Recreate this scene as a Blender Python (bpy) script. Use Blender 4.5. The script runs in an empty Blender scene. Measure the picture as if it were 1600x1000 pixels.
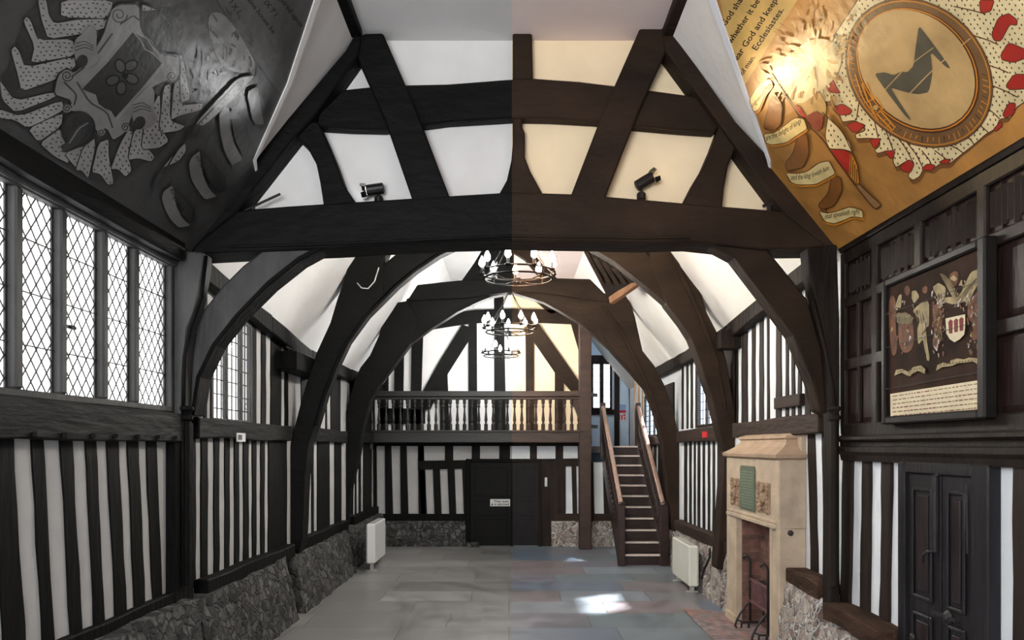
import bpy, bmesh, math, random
from mathutils import Vector, Matrix
random.seed(7)
S = bpy.context.scene
COL = S.collection
F, CX, CY, EYE = 1200.0, 800.0, 697.0, 2.2
XL, XR = -3.03, 3.05

# ------------------------------------------------------------------ measuring helpers
def P(px, py, d):                       # point at depth d (metres from the gable end of the dais)
    return Vector(((px-CX)*d/F, d, EYE+(CY-py)*d/F))
def onx(px, py, x):                     # point on a side wall plane
    d = x*F/(px-CX)
    return Vector((x, d, EYE+(CY-py)*d/F))
def dx(px, x): return x*F/(px-CX)

# ------------------------------------------------------------------ materials
MATS = {}
def lin(c):
    def f(v):
        v /= 255.0
        return v/12.92 if v <= 0.04045 else ((v+0.055)/1.055)**2.4
    return (f(c[0]), f(c[1]), f(c[2]), 1)
class NT:
    def __init__(s, name):
        s.m = bpy.data.materials.new(name); s.m.use_nodes = True
        s.t = s.m.node_tree; s.t.nodes.clear()
    def n(s, typ, **kw):
        nd = s.t.nodes.new(typ)
        for k, v in kw.items(): setattr(nd, k, v)
        return nd
    def l(s, a, b): s.t.links.new(a, b)
def mat(name, L, R, rough=0.6, var=0.25, scale=6.0, stretch=(1, 1, 1), bump=0.0, bscale=None, spec=0.3, metal=0.0, rvar=0.0, emit=0.0):
    """one paint for the grey-washed half of the hall (x<0) and one for the coloured half (x>0); L grey level or rgb (sRGB)"""
    if name in MATS: return MATS[name]
    if not isinstance(L, tuple): L = (L, L, L)
    q = NT(name)
    out = q.n('ShaderNodeOutputMaterial'); b = q.n('ShaderNodeBsdfPrincipled')
    q.l(b.outputs[0], out.inputs[0])
    geo = q.n('ShaderNodeNewGeometry'); sep = q.n('ShaderNodeSeparateXYZ'); q.l(geo.outputs['Position'], sep.inputs[0])
    gt = q.n('ShaderNodeMath', operation='GREATER_THAN'); gt.inputs[1].default_value = 0.0; q.l(sep.outputs[0], gt.inputs[0])
    mix = q.n('ShaderNodeMix', data_type='RGBA')
    mix.inputs[6].default_value = lin(L); mix.inputs[7].default_value = lin(R); q.l(gt.outputs[0], mix.inputs[0])
    vm = q.n('ShaderNodeVectorMath', operation='MULTIPLY'); vm.inputs[1].default_value = stretch; q.l(geo.outputs['Position'], vm.inputs[0])
    nz = q.n('ShaderNodeTexNoise'); nz.inputs['Scale'].default_value = scale; nz.inputs['Detail'].default_value = 6; q.l(vm.outputs[0], nz.inputs['Vector'])
    mr = q.n('ShaderNodeMapRange'); mr.inputs[1].default_value = 0.3; mr.inputs[2].default_value = 0.7
    mr.inputs[3].default_value = 1-var; mr.inputs[4].default_value = 1+var; q.l(nz.outputs[0], mr.inputs[0])
    mul = q.n('ShaderNodeVectorMath', operation='SCALE'); q.l(mix.outputs[2], mul.inputs[0]); q.l(mr.outputs[0], mul.inputs['Scale'])
    q.l(mul.outputs[0], b.inputs['Base Color'])
    b.inputs['Roughness'].default_value = rough; b.inputs['Metallic'].default_value = metal
    b.inputs['Specular IOR Level'].default_value = spec
    if bump:
        n2 = q.n('ShaderNodeTexNoise'); n2.inputs['Scale'].default_value = bscale or scale*2; n2.inputs['Detail'].default_value = 5; q.l(vm.outputs[0], n2.inputs['Vector'])
        bp = q.n('ShaderNodeBump'); bp.inputs['Strength'].default_value = bump; bp.inputs['Distance'].default_value = 0.03
        q.l(n2.outputs[0], bp.inputs['Height']); q.l(bp.outputs[0], b.inputs['Normal'])
    if emit:
        q.l(mix.outputs[2], b.inputs['Emission Color']); b.inputs['Emission Strength'].default_value = emit
    MATS[name] = q.m
    return q.m

OAK = mat('black_oak', 7, (34, 28, 24), 0.65, 0.35, 5, (1, 1, .25), 0.5, 18, 0.1)
OAKT = mat('truss_oak', 9, (43, 32, 24), 0.62, 0.4, 4, (.3, 1, .6), 0.6, 14, 0.12)
PALE = mat('lit_pale_oak', 62, (46, 36, 29), 0.6, 0.25, 6, (1, 1, .4), 0.4, 20, 0.2)  # paler on the grey side: window light on post, brace and head painted in
STUD = mat('stud_oak', 7, (44, 36, 32), 0.62, 0.35, 6, (1, 1, .15), 0.5, 16, 0.12)
RAIL = mat('rail_oak', 13, (50, 38, 31), 0.62, 0.3, 6, (1, .2, 1), 0.5, 16, 0.15)
DOAK = mat('panel_oak', 30, (36, 29, 25), 0.45, 0.4, 5, (1, 1, .3), 0.2, 18, 0.2)
PANEL = mat('panel_red_oak', 30, (38, 26, 25), 0.42, 0.5, 7, (1, 2, .2), 0.15, 20, 0.2)
DOORM = mat('door_oak', 24, (28, 26, 29), 0.42, 0.4, 7, (1, 2, .2), 0.2, 22, 0.3)
DOORP = mat('door_panel_oak', 24, (36, 26, 28), 0.4, 0.6, 6, (1, 2, .25), 0.1, 20, 0.3)
STAIR = mat('stair_oak', 20, (46, 31, 26), 0.3, 0.3, 8, (.3, 1, 1), 0.1, 20, 0.6)
GOAK = mat('gallery_oak', 22, (56, 38, 29), 0.5, 0.3, 8, (.3, 1, 1), 0.15, 20, 0.4)
PLAST = mat('plaster_wall', 172, (232, 236, 240), 0.85, 0.06, 3, (1, 1, 1), 0.25, 10, 0.1)
GABLE = mat('plaster_gable', 216, (240, 220, 186), 0.85, 0.05, 2.5, (1, 1, 1), 0.3, 5, 0.1)
SLOPE = mat('plaster_slope', 218, (236, 232, 226), 0.85, 0.05, 2, (1, 1, 1), 0.35, 4, 0.1)
STONE = mat('dressed_stone', 150, (186, 168, 146), 0.75, 0.16, 5, (1, 1, 1), 0.35, 30, 0.2)
STONED = mat('carved_stone', 120, (150, 126, 104), 0.8, 0.35, 18, (1, 1, 1), 0.6, 40, 0.2)
PLAQ = mat('bronze_plaque', 90, (92, 100, 84), 0.55, 0.25, 30, (1, 1, 1), 0.2, 60, 0.4)
IRON = mat('black_iron', 30, (40, 36, 38), 0.5, 0.3, 20, (1, 1, 1), 0.1, 60, 0.4)
IRONR = mat('rusty_iron', 40, (104, 74, 74), 0.6, 0.4, 20, (1, 1, 1), 0.2, 60, 0.3)
BLACK = mat('black_enamel', 14, (34, 29, 28), 0.4, 0.2, 10)
CHROME = mat('polished_metal', 190, (200, 190, 160), 0.25, 0.05, 10, metal=0.9)
HEAT = mat('heater_enamel', 212, (226, 226, 214), 0.4, 0.03, 4)
HEATG = mat('heater_grille', 150, (180, 180, 170), 0.5, 0.05, 4)
LEAD = mat('lead_came', 50, (60, 66, 74), 0.6, 0.2, 20)
WHITE = mat('white_board', 210, (225, 225, 225), 0.5, 0.03, 5)
INK = mat('black_ink', 12, (34, 26, 22), 0.6, 0.2, 30)
RED = mat('sign_red', 90, (196, 40, 46), 0.5, 0.05, 5)
BLUE = mat('sign_blue', 90, (140, 170, 205), 0.5, 0.05, 5)
GREEN = mat('green_lamp', 120, (60, 200, 140), 0.5, 0.0, 5, emit=0.6)
BRASS = mat('turned_metal', 130, (150, 110, 60), 0.35, 0.1, 20, metal=0.6)
ROTT = mat('rotten_oak', 30, (64, 48, 38), 0.9, 0.5, 9, (1, .25, 1), 0.9, 30, 0.1)

def stone_wall(name, L1, L2, LM, R1, R2, RM, scale=6.5):
    q = NT(name)
    out = q.n('ShaderNodeOutputMaterial'); b = q.n('ShaderNodeBsdfPrincipled'); q.l(b.outputs[0], out.inputs[0])
    geo = q.n('ShaderNodeNewGeometry'); sep = q.n('ShaderNodeSeparateXYZ'); q.l(geo.outputs['Position'], sep.inputs[0])
    gt = q.n('ShaderNodeMath', operation='GREATER_THAN'); gt.inputs[1].default_value = 0; q.l(sep.outputs[0], gt.inputs[0])
    nz = q.n('ShaderNodeTexNoise'); nz.inputs['Scale'].default_value = 5; q.l(geo.outputs['Position'], nz.inputs['Vector'])
    va = q.n('ShaderNodeVectorMath', operation='MULTIPLY_ADD'); va.inputs[1].default_value = (.22, .22, .22)
    q.l(nz.outputs[1], va.inputs[0]); q.l(geo.outputs['Position'], va.inputs[2])
    v = q.n('ShaderNodeTexVoronoi'); v.inputs['Scale'].default_value = scale; q.l(va.outputs[0], v.inputs['Vector'])
    ve = q.n('ShaderNodeTexVoronoi', feature='DISTANCE_TO_EDGE'); ve.inputs['Scale'].default_value = scale; q.l(va.outputs[0], ve.inputs['Vector'])
    sc = q.n('ShaderNodeSeparateColor'); q.l(v.outputs['Color'], sc.inputs[0])
    def pick(a, c):
        m = q.n('ShaderNodeMix', data_type='RGBA'); m.inputs[6].default_value = lin(a); m.inputs[7].default_value = lin(c)
        q.l(sc.outputs[0], m.inputs[0]); return m.outputs[2]
    def sel(a, c, f):
        m = q.n('ShaderNodeMix', data_type='RGBA')
        for s_, i in ((a, 6), (c, 7)):
            if isinstance(s_, tuple): m.inputs[i].default_value = lin(s_)
            else: q.l(s_, m.inputs[i])
        q.l(f, m.inputs[0]); return m.outputs[2]
    st = sel(pick((L1,)*3, (L2,)*3), pick(R1, R2), gt.outputs[0]); mo = sel((LM,)*3, RM, gt.outputs[0])
    mr = q.n('ShaderNodeMapRange'); mr.inputs[1].default_value = 0.02; mr.inputs[2].default_value = 0.12; q.l(ve.outputs[0], mr.inputs[0])
    c = sel(mo, st, mr.outputs[0])
    n2 = q.n('ShaderNodeTexNoise'); n2.inputs['Scale'].default_value = 26; n2.inputs['Detail'].default_value = 6; q.l(geo.outputs['Position'], n2.inputs['Vector'])
    m2 = q.n('ShaderNodeMapRange'); m2.inputs[1].default_value = .3; m2.inputs[2].default_value = .7; m2.inputs[3].default_value = .6; m2.inputs[4].default_value = 1.35; q.l(n2.outputs[0], m2.inputs[0])
    s = q.n('ShaderNodeVectorMath', operation='SCALE'); q.l(c, s.inputs[0]); q.l(m2.outputs[0], s.inputs['Scale']); q.l(s.outputs[0], b.inputs['Base Color'])
    ad = q.n('ShaderNodeMath', operation='MULTIPLY_ADD'); ad.inputs[1].default_value = .25; q.l(n2.outputs[0], ad.inputs[0]); q.l(mr.outputs[0], ad.inputs[2])
    bp = q.n('ShaderNodeBump'); bp.inputs['Strength'].default_value = .9; bp.inputs['Distance'].default_value = .035; q.l(ad.outputs[0], bp.inputs['Height']); q.l(bp.outputs[0], b.inputs['Normal'])
    b.inputs['Roughness'].default_value = .85; b.inputs['Specular IOR Level'].default_value = .2
    return q.m
RUBBLE = stone_wall('rubble_stone', 36, 92, 66, (120, 98, 90), (176, 166, 156), (200, 198, 194), 8.5)

def slab_floor():
    q = NT('flagstones')
    out = q.n('ShaderNodeOutputMaterial'); b = q.n('ShaderNodeBsdfPrincipled'); q.l(b.outputs[0], out.inputs[0])
    geo = q.n('ShaderNodeNewGeometry'); sep = q.n('ShaderNodeSeparateXYZ'); q.l(geo.outputs['Position'], sep.inputs[0])
    gt = q.n('ShaderNodeMath', operation='GREATER_THAN'); gt.inputs[1].default_value = 0; q.l(sep.outputs[0], gt.inputs[0])
    nzw = q.n('ShaderNodeTexNoise'); nzw.inputs['Scale'].default_value = 1.3; q.l(geo.outputs['Position'], nzw.inputs['Vector'])
    va = q.n('ShaderNodeVectorMath', operation='MULTIPLY_ADD'); va.inputs[1].default_value = (.08, .08, 0); q.l(nzw.outputs[1], va.inputs[0]); q.l(geo.outputs['Position'], va.inputs[2])
    br = q.n('ShaderNodeTexBrick'); br.offset = .43; br.squash = 1.35; br.squash_frequency = 3
    br.inputs['Scale'].default_value = 1.0; br.inputs['Brick Width'].default_value = 1.3; br.inputs['Row Height'].default_value = .78
    br.inputs['Mortar Size'].default_value = .007; br.inputs['Mortar Smooth'].default_value = .3
    br.inputs['Color1'].default_value = (0, 0, 0, 1); br.inputs['Color2'].default_value = (1, 1, 1, 1); br.inputs['Mortar'].default_value = (.5, .5, .5, 1)
    q.l(va.outputs[0], br.inputs['Vector'])
    rL = q.n('ShaderNodeValToRGB'); rR = q.n('ShaderNodeValToRGB')
    for r, cs in ((rL, [(104,)*3, (124,)*3, (114,)*3, (140,)*3]), (rR, [(98, 114, 132), (130, 116, 118), (106, 118, 124), (140, 146, 156)])):
        e = r.color_ramp.elements
        e[0].color = lin(cs[0]); e[1].color = lin(cs[3]); e[1].position = 1
        for k in (1, 2):
            x = e.new(k/3); x.color = lin(cs[k])
        q.l(br.outputs['Color'], r.inputs[0])
    m = q.n('ShaderNodeMix', data_type='RGBA'); q.l(gt.outputs[0], m.inputs[0]); q.l(rL.outputs[0], m.inputs[6]); q.l(rR.outputs[0], m.inputs[7])
    dk = q.n('ShaderNodeMix', data_type='RGBA'); q.l(br.outputs['Fac'], dk.inputs[0]); q.l(m.outputs[2], dk.inputs[6]); dk.inputs[7].default_value = lin((76, 76, 74))
    n2 = q.n('ShaderNodeTexNoise'); n2.inputs['Scale'].default_value = 2.6; n2.inputs['Detail'].default_value = 4; q.l(geo.outputs['Position'], n2.inputs['Vector'])
    m2 = q.n('ShaderNodeMapRange'); m2.inputs[1].default_value = .3; m2.inputs[2].default_value = .7; m2.inputs[3].default_value = .8; m2.inputs[4].default_value = 1.2; q.l(n2.outputs[0], m2.inputs[0])
    s = q.n('ShaderNodeVectorMath', operation='SCALE'); q.l(dk.outputs[2], s.inputs[0]); q.l(m2.outputs[0], s.inputs['Scale']); q.l(s.outputs[0], b.inputs['Base Color'])
    m3 = q.n('ShaderNodeMapRange'); m3.inputs[1].default_value = .3; m3.inputs[2].default_value = .7; m3.inputs[3].default_value = .3; m3.inputs[4].default_value = .44; q.l(n2.outputs[0], m3.inputs[0]); q.l(m3.outputs[0], b.inputs['Roughness'])
    ad = q.n('ShaderNodeMath', operation='MULTIPLY_ADD'); ad.inputs[1].default_value = -1.5; q.l(br.outputs['Fac'], ad.inputs[0]); q.l(n2.outputs[0], ad.inputs[2])
    bp = q.n('ShaderNodeBump'); bp.inputs['Strength'].default_value = .12; bp.inputs['Distance'].default_value = .01; q.l(ad.outputs[0], bp.inputs['Height']); q.l(bp.outputs[0], b.inputs['Normal'])
    return q.m
FLAG = slab_floor()

def brick_mat(name, c1, c2, mortar, sx, sy, axes):
    q = NT(name)
    out = q.n('ShaderNodeOutputMaterial'); b = q.n('ShaderNodeBsdfPrincipled'); q.l(b.outputs[0], out.inputs[0])
    geo = q.n('ShaderNodeNewGeometry'); sep = q.n('ShaderNodeSeparateXYZ'); q.l(geo.outputs['Position'], sep.inputs[0])
    cb = q.n('ShaderNodeCombineXYZ'); q.l(sep.outputs[axes[0]], cb.inputs[0]); q.l(sep.outputs[axes[1]], cb.inputs[1])
    br = q.n('ShaderNodeTexBrick'); br.inputs['Scale'].default_value = 1; br.inputs['Brick Width'].default_value = sx; br.inputs['Row Height'].default_value = sy
    br.inputs['Mortar Size'].default_value = .006; br.inputs['Color1'].default_value = lin(c1); br.inputs['Color2'].default_value = lin(c2); br.inputs['Mortar'].default_value = lin(mortar)
    q.l(cb.outputs[0], br.inputs['Vector'])
    n2 = q.n('ShaderNodeTexNoise'); n2.inputs['Scale'].default_value = 9; n2.inputs['Detail'].default_value = 6; q.l(geo.outputs['Position'], n2.inputs['Vector'])
    m2 = q.n('ShaderNodeMapRange'); m2.inputs[1].default_value = .3; m2.inputs[2].default_value = .7; m2.inputs[3].default_value = .6; m2.inputs[4].default_value = 1.4; q.l(n2.outputs[0], m2.inputs[0])
    s = q.n('ShaderNodeVectorMath', operation='SCALE'); q.l(br.outputs['Color'], s.inputs[0]); q.l(m2.outputs[0], s.inputs['Scale']); q.l(s.outputs[0], b.inputs['Base Color'])
    b.inputs['Roughness'].default_value = .85
    return q.m
FIREBRICK = brick_mat('old_fire_brick', (120, 82, 72), (98, 70, 62), (110, 92, 80), .23, .07, (1, 2))
HEARTH = brick_mat('hearth_brick', (140, 108, 102), (124, 114, 116), (134, 122, 116), .24, .12, (1, 0))

def glass_mat():
    q = NT('window_glass')
    out = q.n('ShaderNodeOutputMaterial'); mx = q.n('ShaderNodeMixShader'); mx.inputs[0].default_value = .06
    t = q.n('ShaderNodeBsdfTransparent'); g = q.n('ShaderNodeBsdfGlossy'); g.inputs['Roughness'].default_value = .05
    q.l(t.outputs[0], mx.inputs[1]); q.l(g.outputs[0], mx.inputs[2]); q.l(mx.outputs[0], out.inputs[0])
    return q.m
GLASS = glass_mat()
def emis(name, L, R, st):
    q = NT(name); out = q.n('ShaderNodeOutputMaterial'); e = q.n('ShaderNodeEmission')
    geo = q.n('ShaderNodeNewGeometry'); sep = q.n('ShaderNodeSeparateXYZ'); q.l(geo.outputs['Position'], sep.inputs[0])
    gt = q.n('ShaderNodeMath', operation='GREATER_THAN'); gt.inputs[1].default_value = 0; q.l(sep.outputs[0], gt.inputs[0])
    m = q.n('ShaderNodeMix', data_type='RGBA'); m.inputs[6].default_value = L; m.inputs[7].default_value = R; q.l(gt.outputs[0], m.inputs[0])
    q.l(m.outputs[2], e.inputs[0]); e.inputs[1].default_value = st; q.l(e.outputs[0], out.inputs[0]); return q.m
BULB = emis('lit_bulb', (1, 1, 1, 1), (1, .9, .72, 1), 520)
LENS = emis('lit_lens', (1, 1, 1, 1), (1, .86, .6, 1), 6)

# ------------------------------------------------------------------ mesh builder
class MB:
    def __init__(s): s.v = []; s.f = []; s.m = []
    def add(s, vs, fs, mi=0):
        b = len(s.v); s.v += [Vector(p) for p in vs]
        for f in fs: s.f.append([b+i for i in f]); s.m.append(mi)
        return s
    def box(s, x0, x1, y0, y1, z0, z1, mi=0):
        x0, x1 = sorted((x0, x1)); y0, y1 = sorted((y0, y1)); z0, z1 = sorted((z0, z1))
        return s.add([(x0,y0,z0),(x1,y0,z0),(x1,y1,z0),(x0,y1,z0),(x0,y0,z1),(x1,y0,z1),(x1,y1,z1),(x0,y1,z1)],
            [(0,3,2,1),(4,5,6,7),(0,1,5,4),(1,2,6,5),(2,3,7,6),(3,0,4,7)], mi)
    def prism(s, pts, off, mi=0):
        n = len(pts); pts = [Vector(p) for p in pts]; off = Vector(off)
        vs = pts+[p+off for p in pts]
        return s.add(vs, [list(range(n)), list(range(2*n-1, n-1, -1))]+[[i, (i+1) % n, n+(i+1) % n, n+i] for i in range(n)], mi)
    def poly(s, pts, mi=0): return s.add(pts, [list(range(len(pts)))], mi)
    def bar(s, a, b, w, h, up=(0, 0, 1), mi=0):
        a = Vector(a); b = Vector(b); d = (b-a).normalized(); u = Vector(up)
        r = d.cross(u)
        if r.length < 1e-5: r = d.cross(Vector((1, 0, 0)))
        r.normalize(); u = r.cross(d).normalized()
        q = [(-w/2, -h/2), (w/2, -h/2), (w/2, h/2), (-w/2, h/2)]
        return s.prism([a+r*i+u*j for i, j in q], b-a, mi)
    def tube(s, pts, r, n=8, closed=False, mi=0, caps=True):
        pts = [Vector(p) for p in pts]; k = len(pts); b0 = len(s.v)
        for i, p in enumerate(pts):
            if closed: t = pts[(i+1) % k]-pts[i-1]
            else: t = pts[min(i+1, k-1)]-pts[max(i-1, 0)]
            t.normalize()
            a = t.orthogonal().normalized() if i == 0 else (pa-t*pa.dot(t)).normalized()
            pa = a; c = t.cross(a)
            rr = r[i] if isinstance(r, (list, tuple)) else r
            s.v += [p+a*math.cos(2*math.pi*j/n)*rr+c*math.sin(2*math.pi*j/n)*rr for j in range(n)]
        for i in range(k if closed else k-1):
            for j in range(n):
                s.f.append([b0+i*n+j, b0+i*n+(j+1) % n, b0+((i+1) % k)*n+(j+1) % n, b0+((i+1) % k)*n+j]); s.m.append(mi)
        if not closed and caps:
            s.f.append([b0+j for j in range(n)][::-1]); s.f.append([b0+(k-1)*n+j for j in range(n)]); s.m += [mi, mi]
        return s
    def lathe(s, c, prof, n=10, mi=0, axis=(0, 0, 1)):
        ax = Vector(axis).normalized(); a = ax.orthogonal().normalized(); b_ = ax.cross(a); c = Vector(c); b0 = len(s.v)
        for r, z in prof:
            s.v += [c+ax*z+a*math.cos(2*math.pi*j/n)*max(r, 1e-4)+b_*math.sin(2*math.pi*j/n)*max(r, 1e-4) for j in range(n)]
        for i in range(len(prof)-1):
            for j in range(n):
                s.f.append([b0+i*n+j, b0+i*n+(j+1) % n, b0+(i+1)*n+(j+1) % n, b0+(i+1)*n+j]); s.m.append(mi)
        s.f.append([b0+j for j in range(n)][::-1]); s.f.append([b0+(len(prof)-1)*n+j for j in range(n)]); s.m += [mi, mi]
        return s
    def build(s, name, mats, parent=None, bevel=0.0, smooth=False, normals=True, kind=None, label=None):
        me = bpy.data.meshes.new(name)
        me.from_pydata([tuple(v) for v in s.v], [], s.f); me.update()
        if not isinstance(mats, (list, tuple)): mats = [mats]
        for m in mats: me.materials.append(m)
        me.polygons.foreach_set('material_index', s.m)
        if normals:
            bm = bmesh.new(); bm.from_mesh(me); bmesh.ops.recalc_face_normals(bm, faces=bm.faces); bm.to_mesh(me); bm.free()
        if smooth: me.shade_smooth()
        o = bpy.data.objects.new(name, me); COL.objects.link(o)
        if parent is not None:
            root = parent
            while root.parent: root = root.parent
            me.transform(Matrix.Translation(-root.location)); o.parent = parent
        if bevel:
            md = o.modifiers.new('edge', 'BEVEL'); md.width = bevel; md.segments = 1; md.limit_method = 'ANGLE'; md.angle_limit = math.radians(40)
        if kind: o['kind'] = kind
        if label: o['label'] = label
        return o
def thing(name, label, cat, loc=(0, 0, 0), group=None):
    o = bpy.data.objects.new(name, None); COL.objects.link(o); o.location = loc; o.empty_display_size = .1
    o['label'] = label; o['category'] = cat
    if group: o['group'] = group
    return o
def tag(o, label, cat, group=None):
    o['label'] = label; o['category'] = cat
    if group: o['group'] = group
    return o
def struct(o, label, cat):
    o['kind'] = 'structure'; o['label'] = label; o['category'] = cat; return o
def text_verts(s, bold=0.0):
    cu = bpy.data.curves.new('txt', 'FONT'); cu.body = s; cu.size = 1.0; cu.offset = bold; cu.resolution_u = 2
    o = bpy.data.objects.new('txt', cu); COL.objects.link(o)
    bpy.context.view_layer.update()
    me = bpy.data.meshes.new_from_object(o.evaluated_get(bpy.context.evaluated_depsgraph_get()))
    vs = [v.co.copy() for v in me.vertices]; fs = [list(p.vertices) for p in me.polygons]
    bpy.data.objects.remove(o); bpy.data.curves.remove(cu); bpy.data.meshes.remove(me)
    return vs, fs
def inside(p, poly):
    x, y = p; c = False; n = len(poly)
    for i in range(n):
        x1, y1 = poly[i]; x2, y2 = poly[(i+1) % n]
        if (y1 > y) != (y2 > y) and x < (x2-x1)*(y-y1)/(y2-y1)+x1: c = not c
    return c
def smooth_poly(p, it=1, closed=True):
    for _ in range(it):
        q = []
        n = len(p)
        for i in range(n if closed else n-1):
            a = p[i]; b = p[(i+1) % n]
            c = .15 if it == 1 else .25
            q.append((a[0]*(1-c)+b[0]*c, a[1]*(1-c)+b[1]*c)); q.append((a[0]*c+b[0]*(1-c), a[1]*c+b[1]*(1-c)))
        p = q if closed else [p[0]]+q+[p[-1]]
    return p

# ================================================================== SETTING
fl = struct(MB().box(-3.4, 3.4, -2.2, 20.4, -.1, 0).build('floor', FLAG), 'worn stone flag floor running the length of the hall', 'floor')

def wall_slab(name, x0, x1, ys, zs, holes):
    mb = MB()
    Y = sorted(set([ys[0], ys[1]]+[h[0] for h in holes]+[h[1] for h in holes])); Z = sorted(set([zs[0], zs[1]]+[h[2] for h in holes]+[h[3] for h in holes]))
    for a, b in zip(Y, Y[1:]):
        for c, d in zip(Z, Z[1:]):
            if any(h[0] <= a+1e-6 and b <= h[1]+1e-6 and h[2] <= c+1e-6 and d <= h[3]+1e-6 for h in holes): continue
            mb.box(x0, x1, a, b, c, d)
    return mb.build(name, PLAST)
# windows: (y0, y1, z0, z1)
W1 = (3.7, 6.84, 2.5, 3.84); W2 = (dx(328, XL), dx(392, XL), 2.44, 3.62)
W3 = (dx(1120, XR), dx(1090, XR), 2.5, 3.58); W4 = (15.9, 17.6, 2.4, 3.34)
wl = struct(wall_slab('wall_left', XL-.12, XL, (-2.2, 20.4), (0, 4.1), [W1, W2]), 'timber framed plaster wall with the leaded windows, on the grey side', 'wall')
wr = struct(wall_slab('wall_right', XR, XR+.07, (-2.2, 20.4), (0, 4.1), [W3, W4]), 'timber framed plaster wall behind the fireplace and panelling', 'wall')
wf = struct(MB().box(-3.3, 3.3, -2.4, -2.2, 0, 6.4).build('wall_front', PLAST), 'plain plaster end wall at the dais', 'wall')

# plate heights (sagging wall plates)
def ztop_l(y): 
    return 3.97 if y < 7.2 else (3.97-(y-7.2)*.1 if y < 11.2 else 3.57)
def ztop_r(y): 
    return 4.02 if y < 8 else (4.02-(y-8)*.085 if y < 11 else 3.765)
ceil = struct(MB().box(-1.6, 1.6, -2.2, 20.4, 6.0, 6.15).build('ceiling', mat('plaster_ceiling', 208, (226, 210, 206), .85, .04, 1.5, (1, 1, 1), .2, 4, .1)), 'flat white plaster ceiling strip between the sloping roof sides', 'ceiling')
def slope(side):
    mb = MB(); ys = [-2.2, 3, 5, 7.0, 7.2, 8, 9, 9.8, 10.6, 11.4, 12.2, 13, 14, 15, 16, 17.5, 20.4]
    n = 8; rows = []
    for y in ys:
        row = []
        for k in range(n+1):
            t = k/n
            if side < 0: a = (-3.05, ztop_l(y)-.12); b = (-1.40, 6.0)
            else: a = (3.07, ztop_r(y)-.12); b = (1.40, 6.0)
            bul = 0.05*math.sin(math.pi*t)*math.sin(y*1.9)*(1 if y > 7.5 else 0)
            row.append(Vector((a[0]+(b[0]-a[0])*t-side*bul, y, a[1]+(b[1]-a[1])*t-bul)))
        rows.append(row)
    vs = [p for r in rows for p in r]; w = n+1
    fs = [[i*w+j, i*w+j+1, (i+1)*w+j+1, (i+1)*w+j] for i in range(len(ys)-1) for j in range(n)]
    up = Vector((side*.12, 0, .1)); m = len(vs)
    mb.add(vs+[v+up for v in vs], fs+[[a+m for a in f][::-1] for f in fs]
        + [[j, j+1, m+j+1, m+j] for j in range(n)])
    o = mb.build('ceiling_slope', SLOPE, ceil, smooth=True)
slope(-1); slope(1)
# purlins at the edge of the flat ceiling
MB().bar((-1.42, -2.2, 5.98), (-1.42, 7.0, 5.98), .1, .12).build('purlin', OAKT, ceil, .01)
MB().bar((1.42, -2.2, 5.98), (1.42, 7.0, 5.98), .1, .12).build('purlin', OAKT, ceil, .01)

def stud_mb(plane, x, c0, c1, z0, z1, th=.045, wob=.012, lean=0.0):
    """wobbly upright; plane 'x' lies on a side wall (c = y), 'y' on a cross wall (c = x)"""
    n = 7; L = []; R = []
    for i in range(n):
        t = i/(n-1); z = z0+(z1-z0)*t; e = lean*(t-.5)
        L.append((c0+e+random.uniform(-wob, wob), z)); R.append((c1+e+random.uniform(-wob, wob), z))
    pts = L+R[::-1]
    if plane == 'x': return MB().prism([(x, c, z) for c, z in pts], (th, 0, 0))
    return MB().prism([(c, x, z) for c, z in pts], (0, th, 0))
def studs_from_whites(parent, wx, whites, zr, start=None, end=None, th=None, lean=0.0, m=STUD):
    """studs fill the gaps between the white spans measured on the photograph of that wall"""
    sp = sorted([sorted((dx(a, wx), dx(b, wx))) for a, b in whites])
    edges = ([start] if start else [])+[v for s in sp for v in s]+([end] if end else [])
    if not start: edges = edges[1:]
    pairs = [(edges[i], edges[i+1]) for i in range(0, len(edges)-1, 2)]
    t = th or (.014 if wx < 0 else -.014)
    for a, b in pairs:
        if b-a < .02: continue
        z0, z1 = zr(a) if callable(zr) else zr
        stud_mb('x', wx, a, b, z0, z1, t, .010, lean).build('stud', m, parent)

# ---- left wall timbers
zl = lambda y: (.86, 2.3)
studs_from_whites(wl, XL, [(-40, -6), (28, 56), (74, 100), (118, 138), (154, 172), (189, 203), (219, 232), (247, 259)], zl, 4.0, None, lean=-.13)
studs_from_whites(wl, XL, [(304, 313), (323, 333), (341, 350), (357, 365), (372, 379), (387, 393), (399, 406), (412, 418)], zl, 7.2, 10.3)
studs_from_whites(wl, XL, [(308, 317), (322, 328.5)], (2.45, 3.9), 7.2, None)
studs_from_whites(wl, XL, [(399, 407), (414, 422), (438, 444), (449, 456)], (2.45, 3.75), dx(392, XL), 10.4)
studs_from_whites(wl, XL, [(478, 486), (489, 495), (514, 522)], (.8, 2.3), 10.9, 13.6)
studs_from_whites(wl, XL, [(500, 508), (510, 516), (531, 538)], (2.45, 3.5), 11.0, 13.8)
studs_from_whites(wl, XL, [(546, 549), (551, 554), (556, 560), (563, 567), (580, 583)], (.8, 2.3), 14.3, 16.9)
studs_from_whites(wl, XL, [(548, 552), (556, 560), (564, 569)], (2.45, 3.5), 14.3, 16.9)
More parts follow.
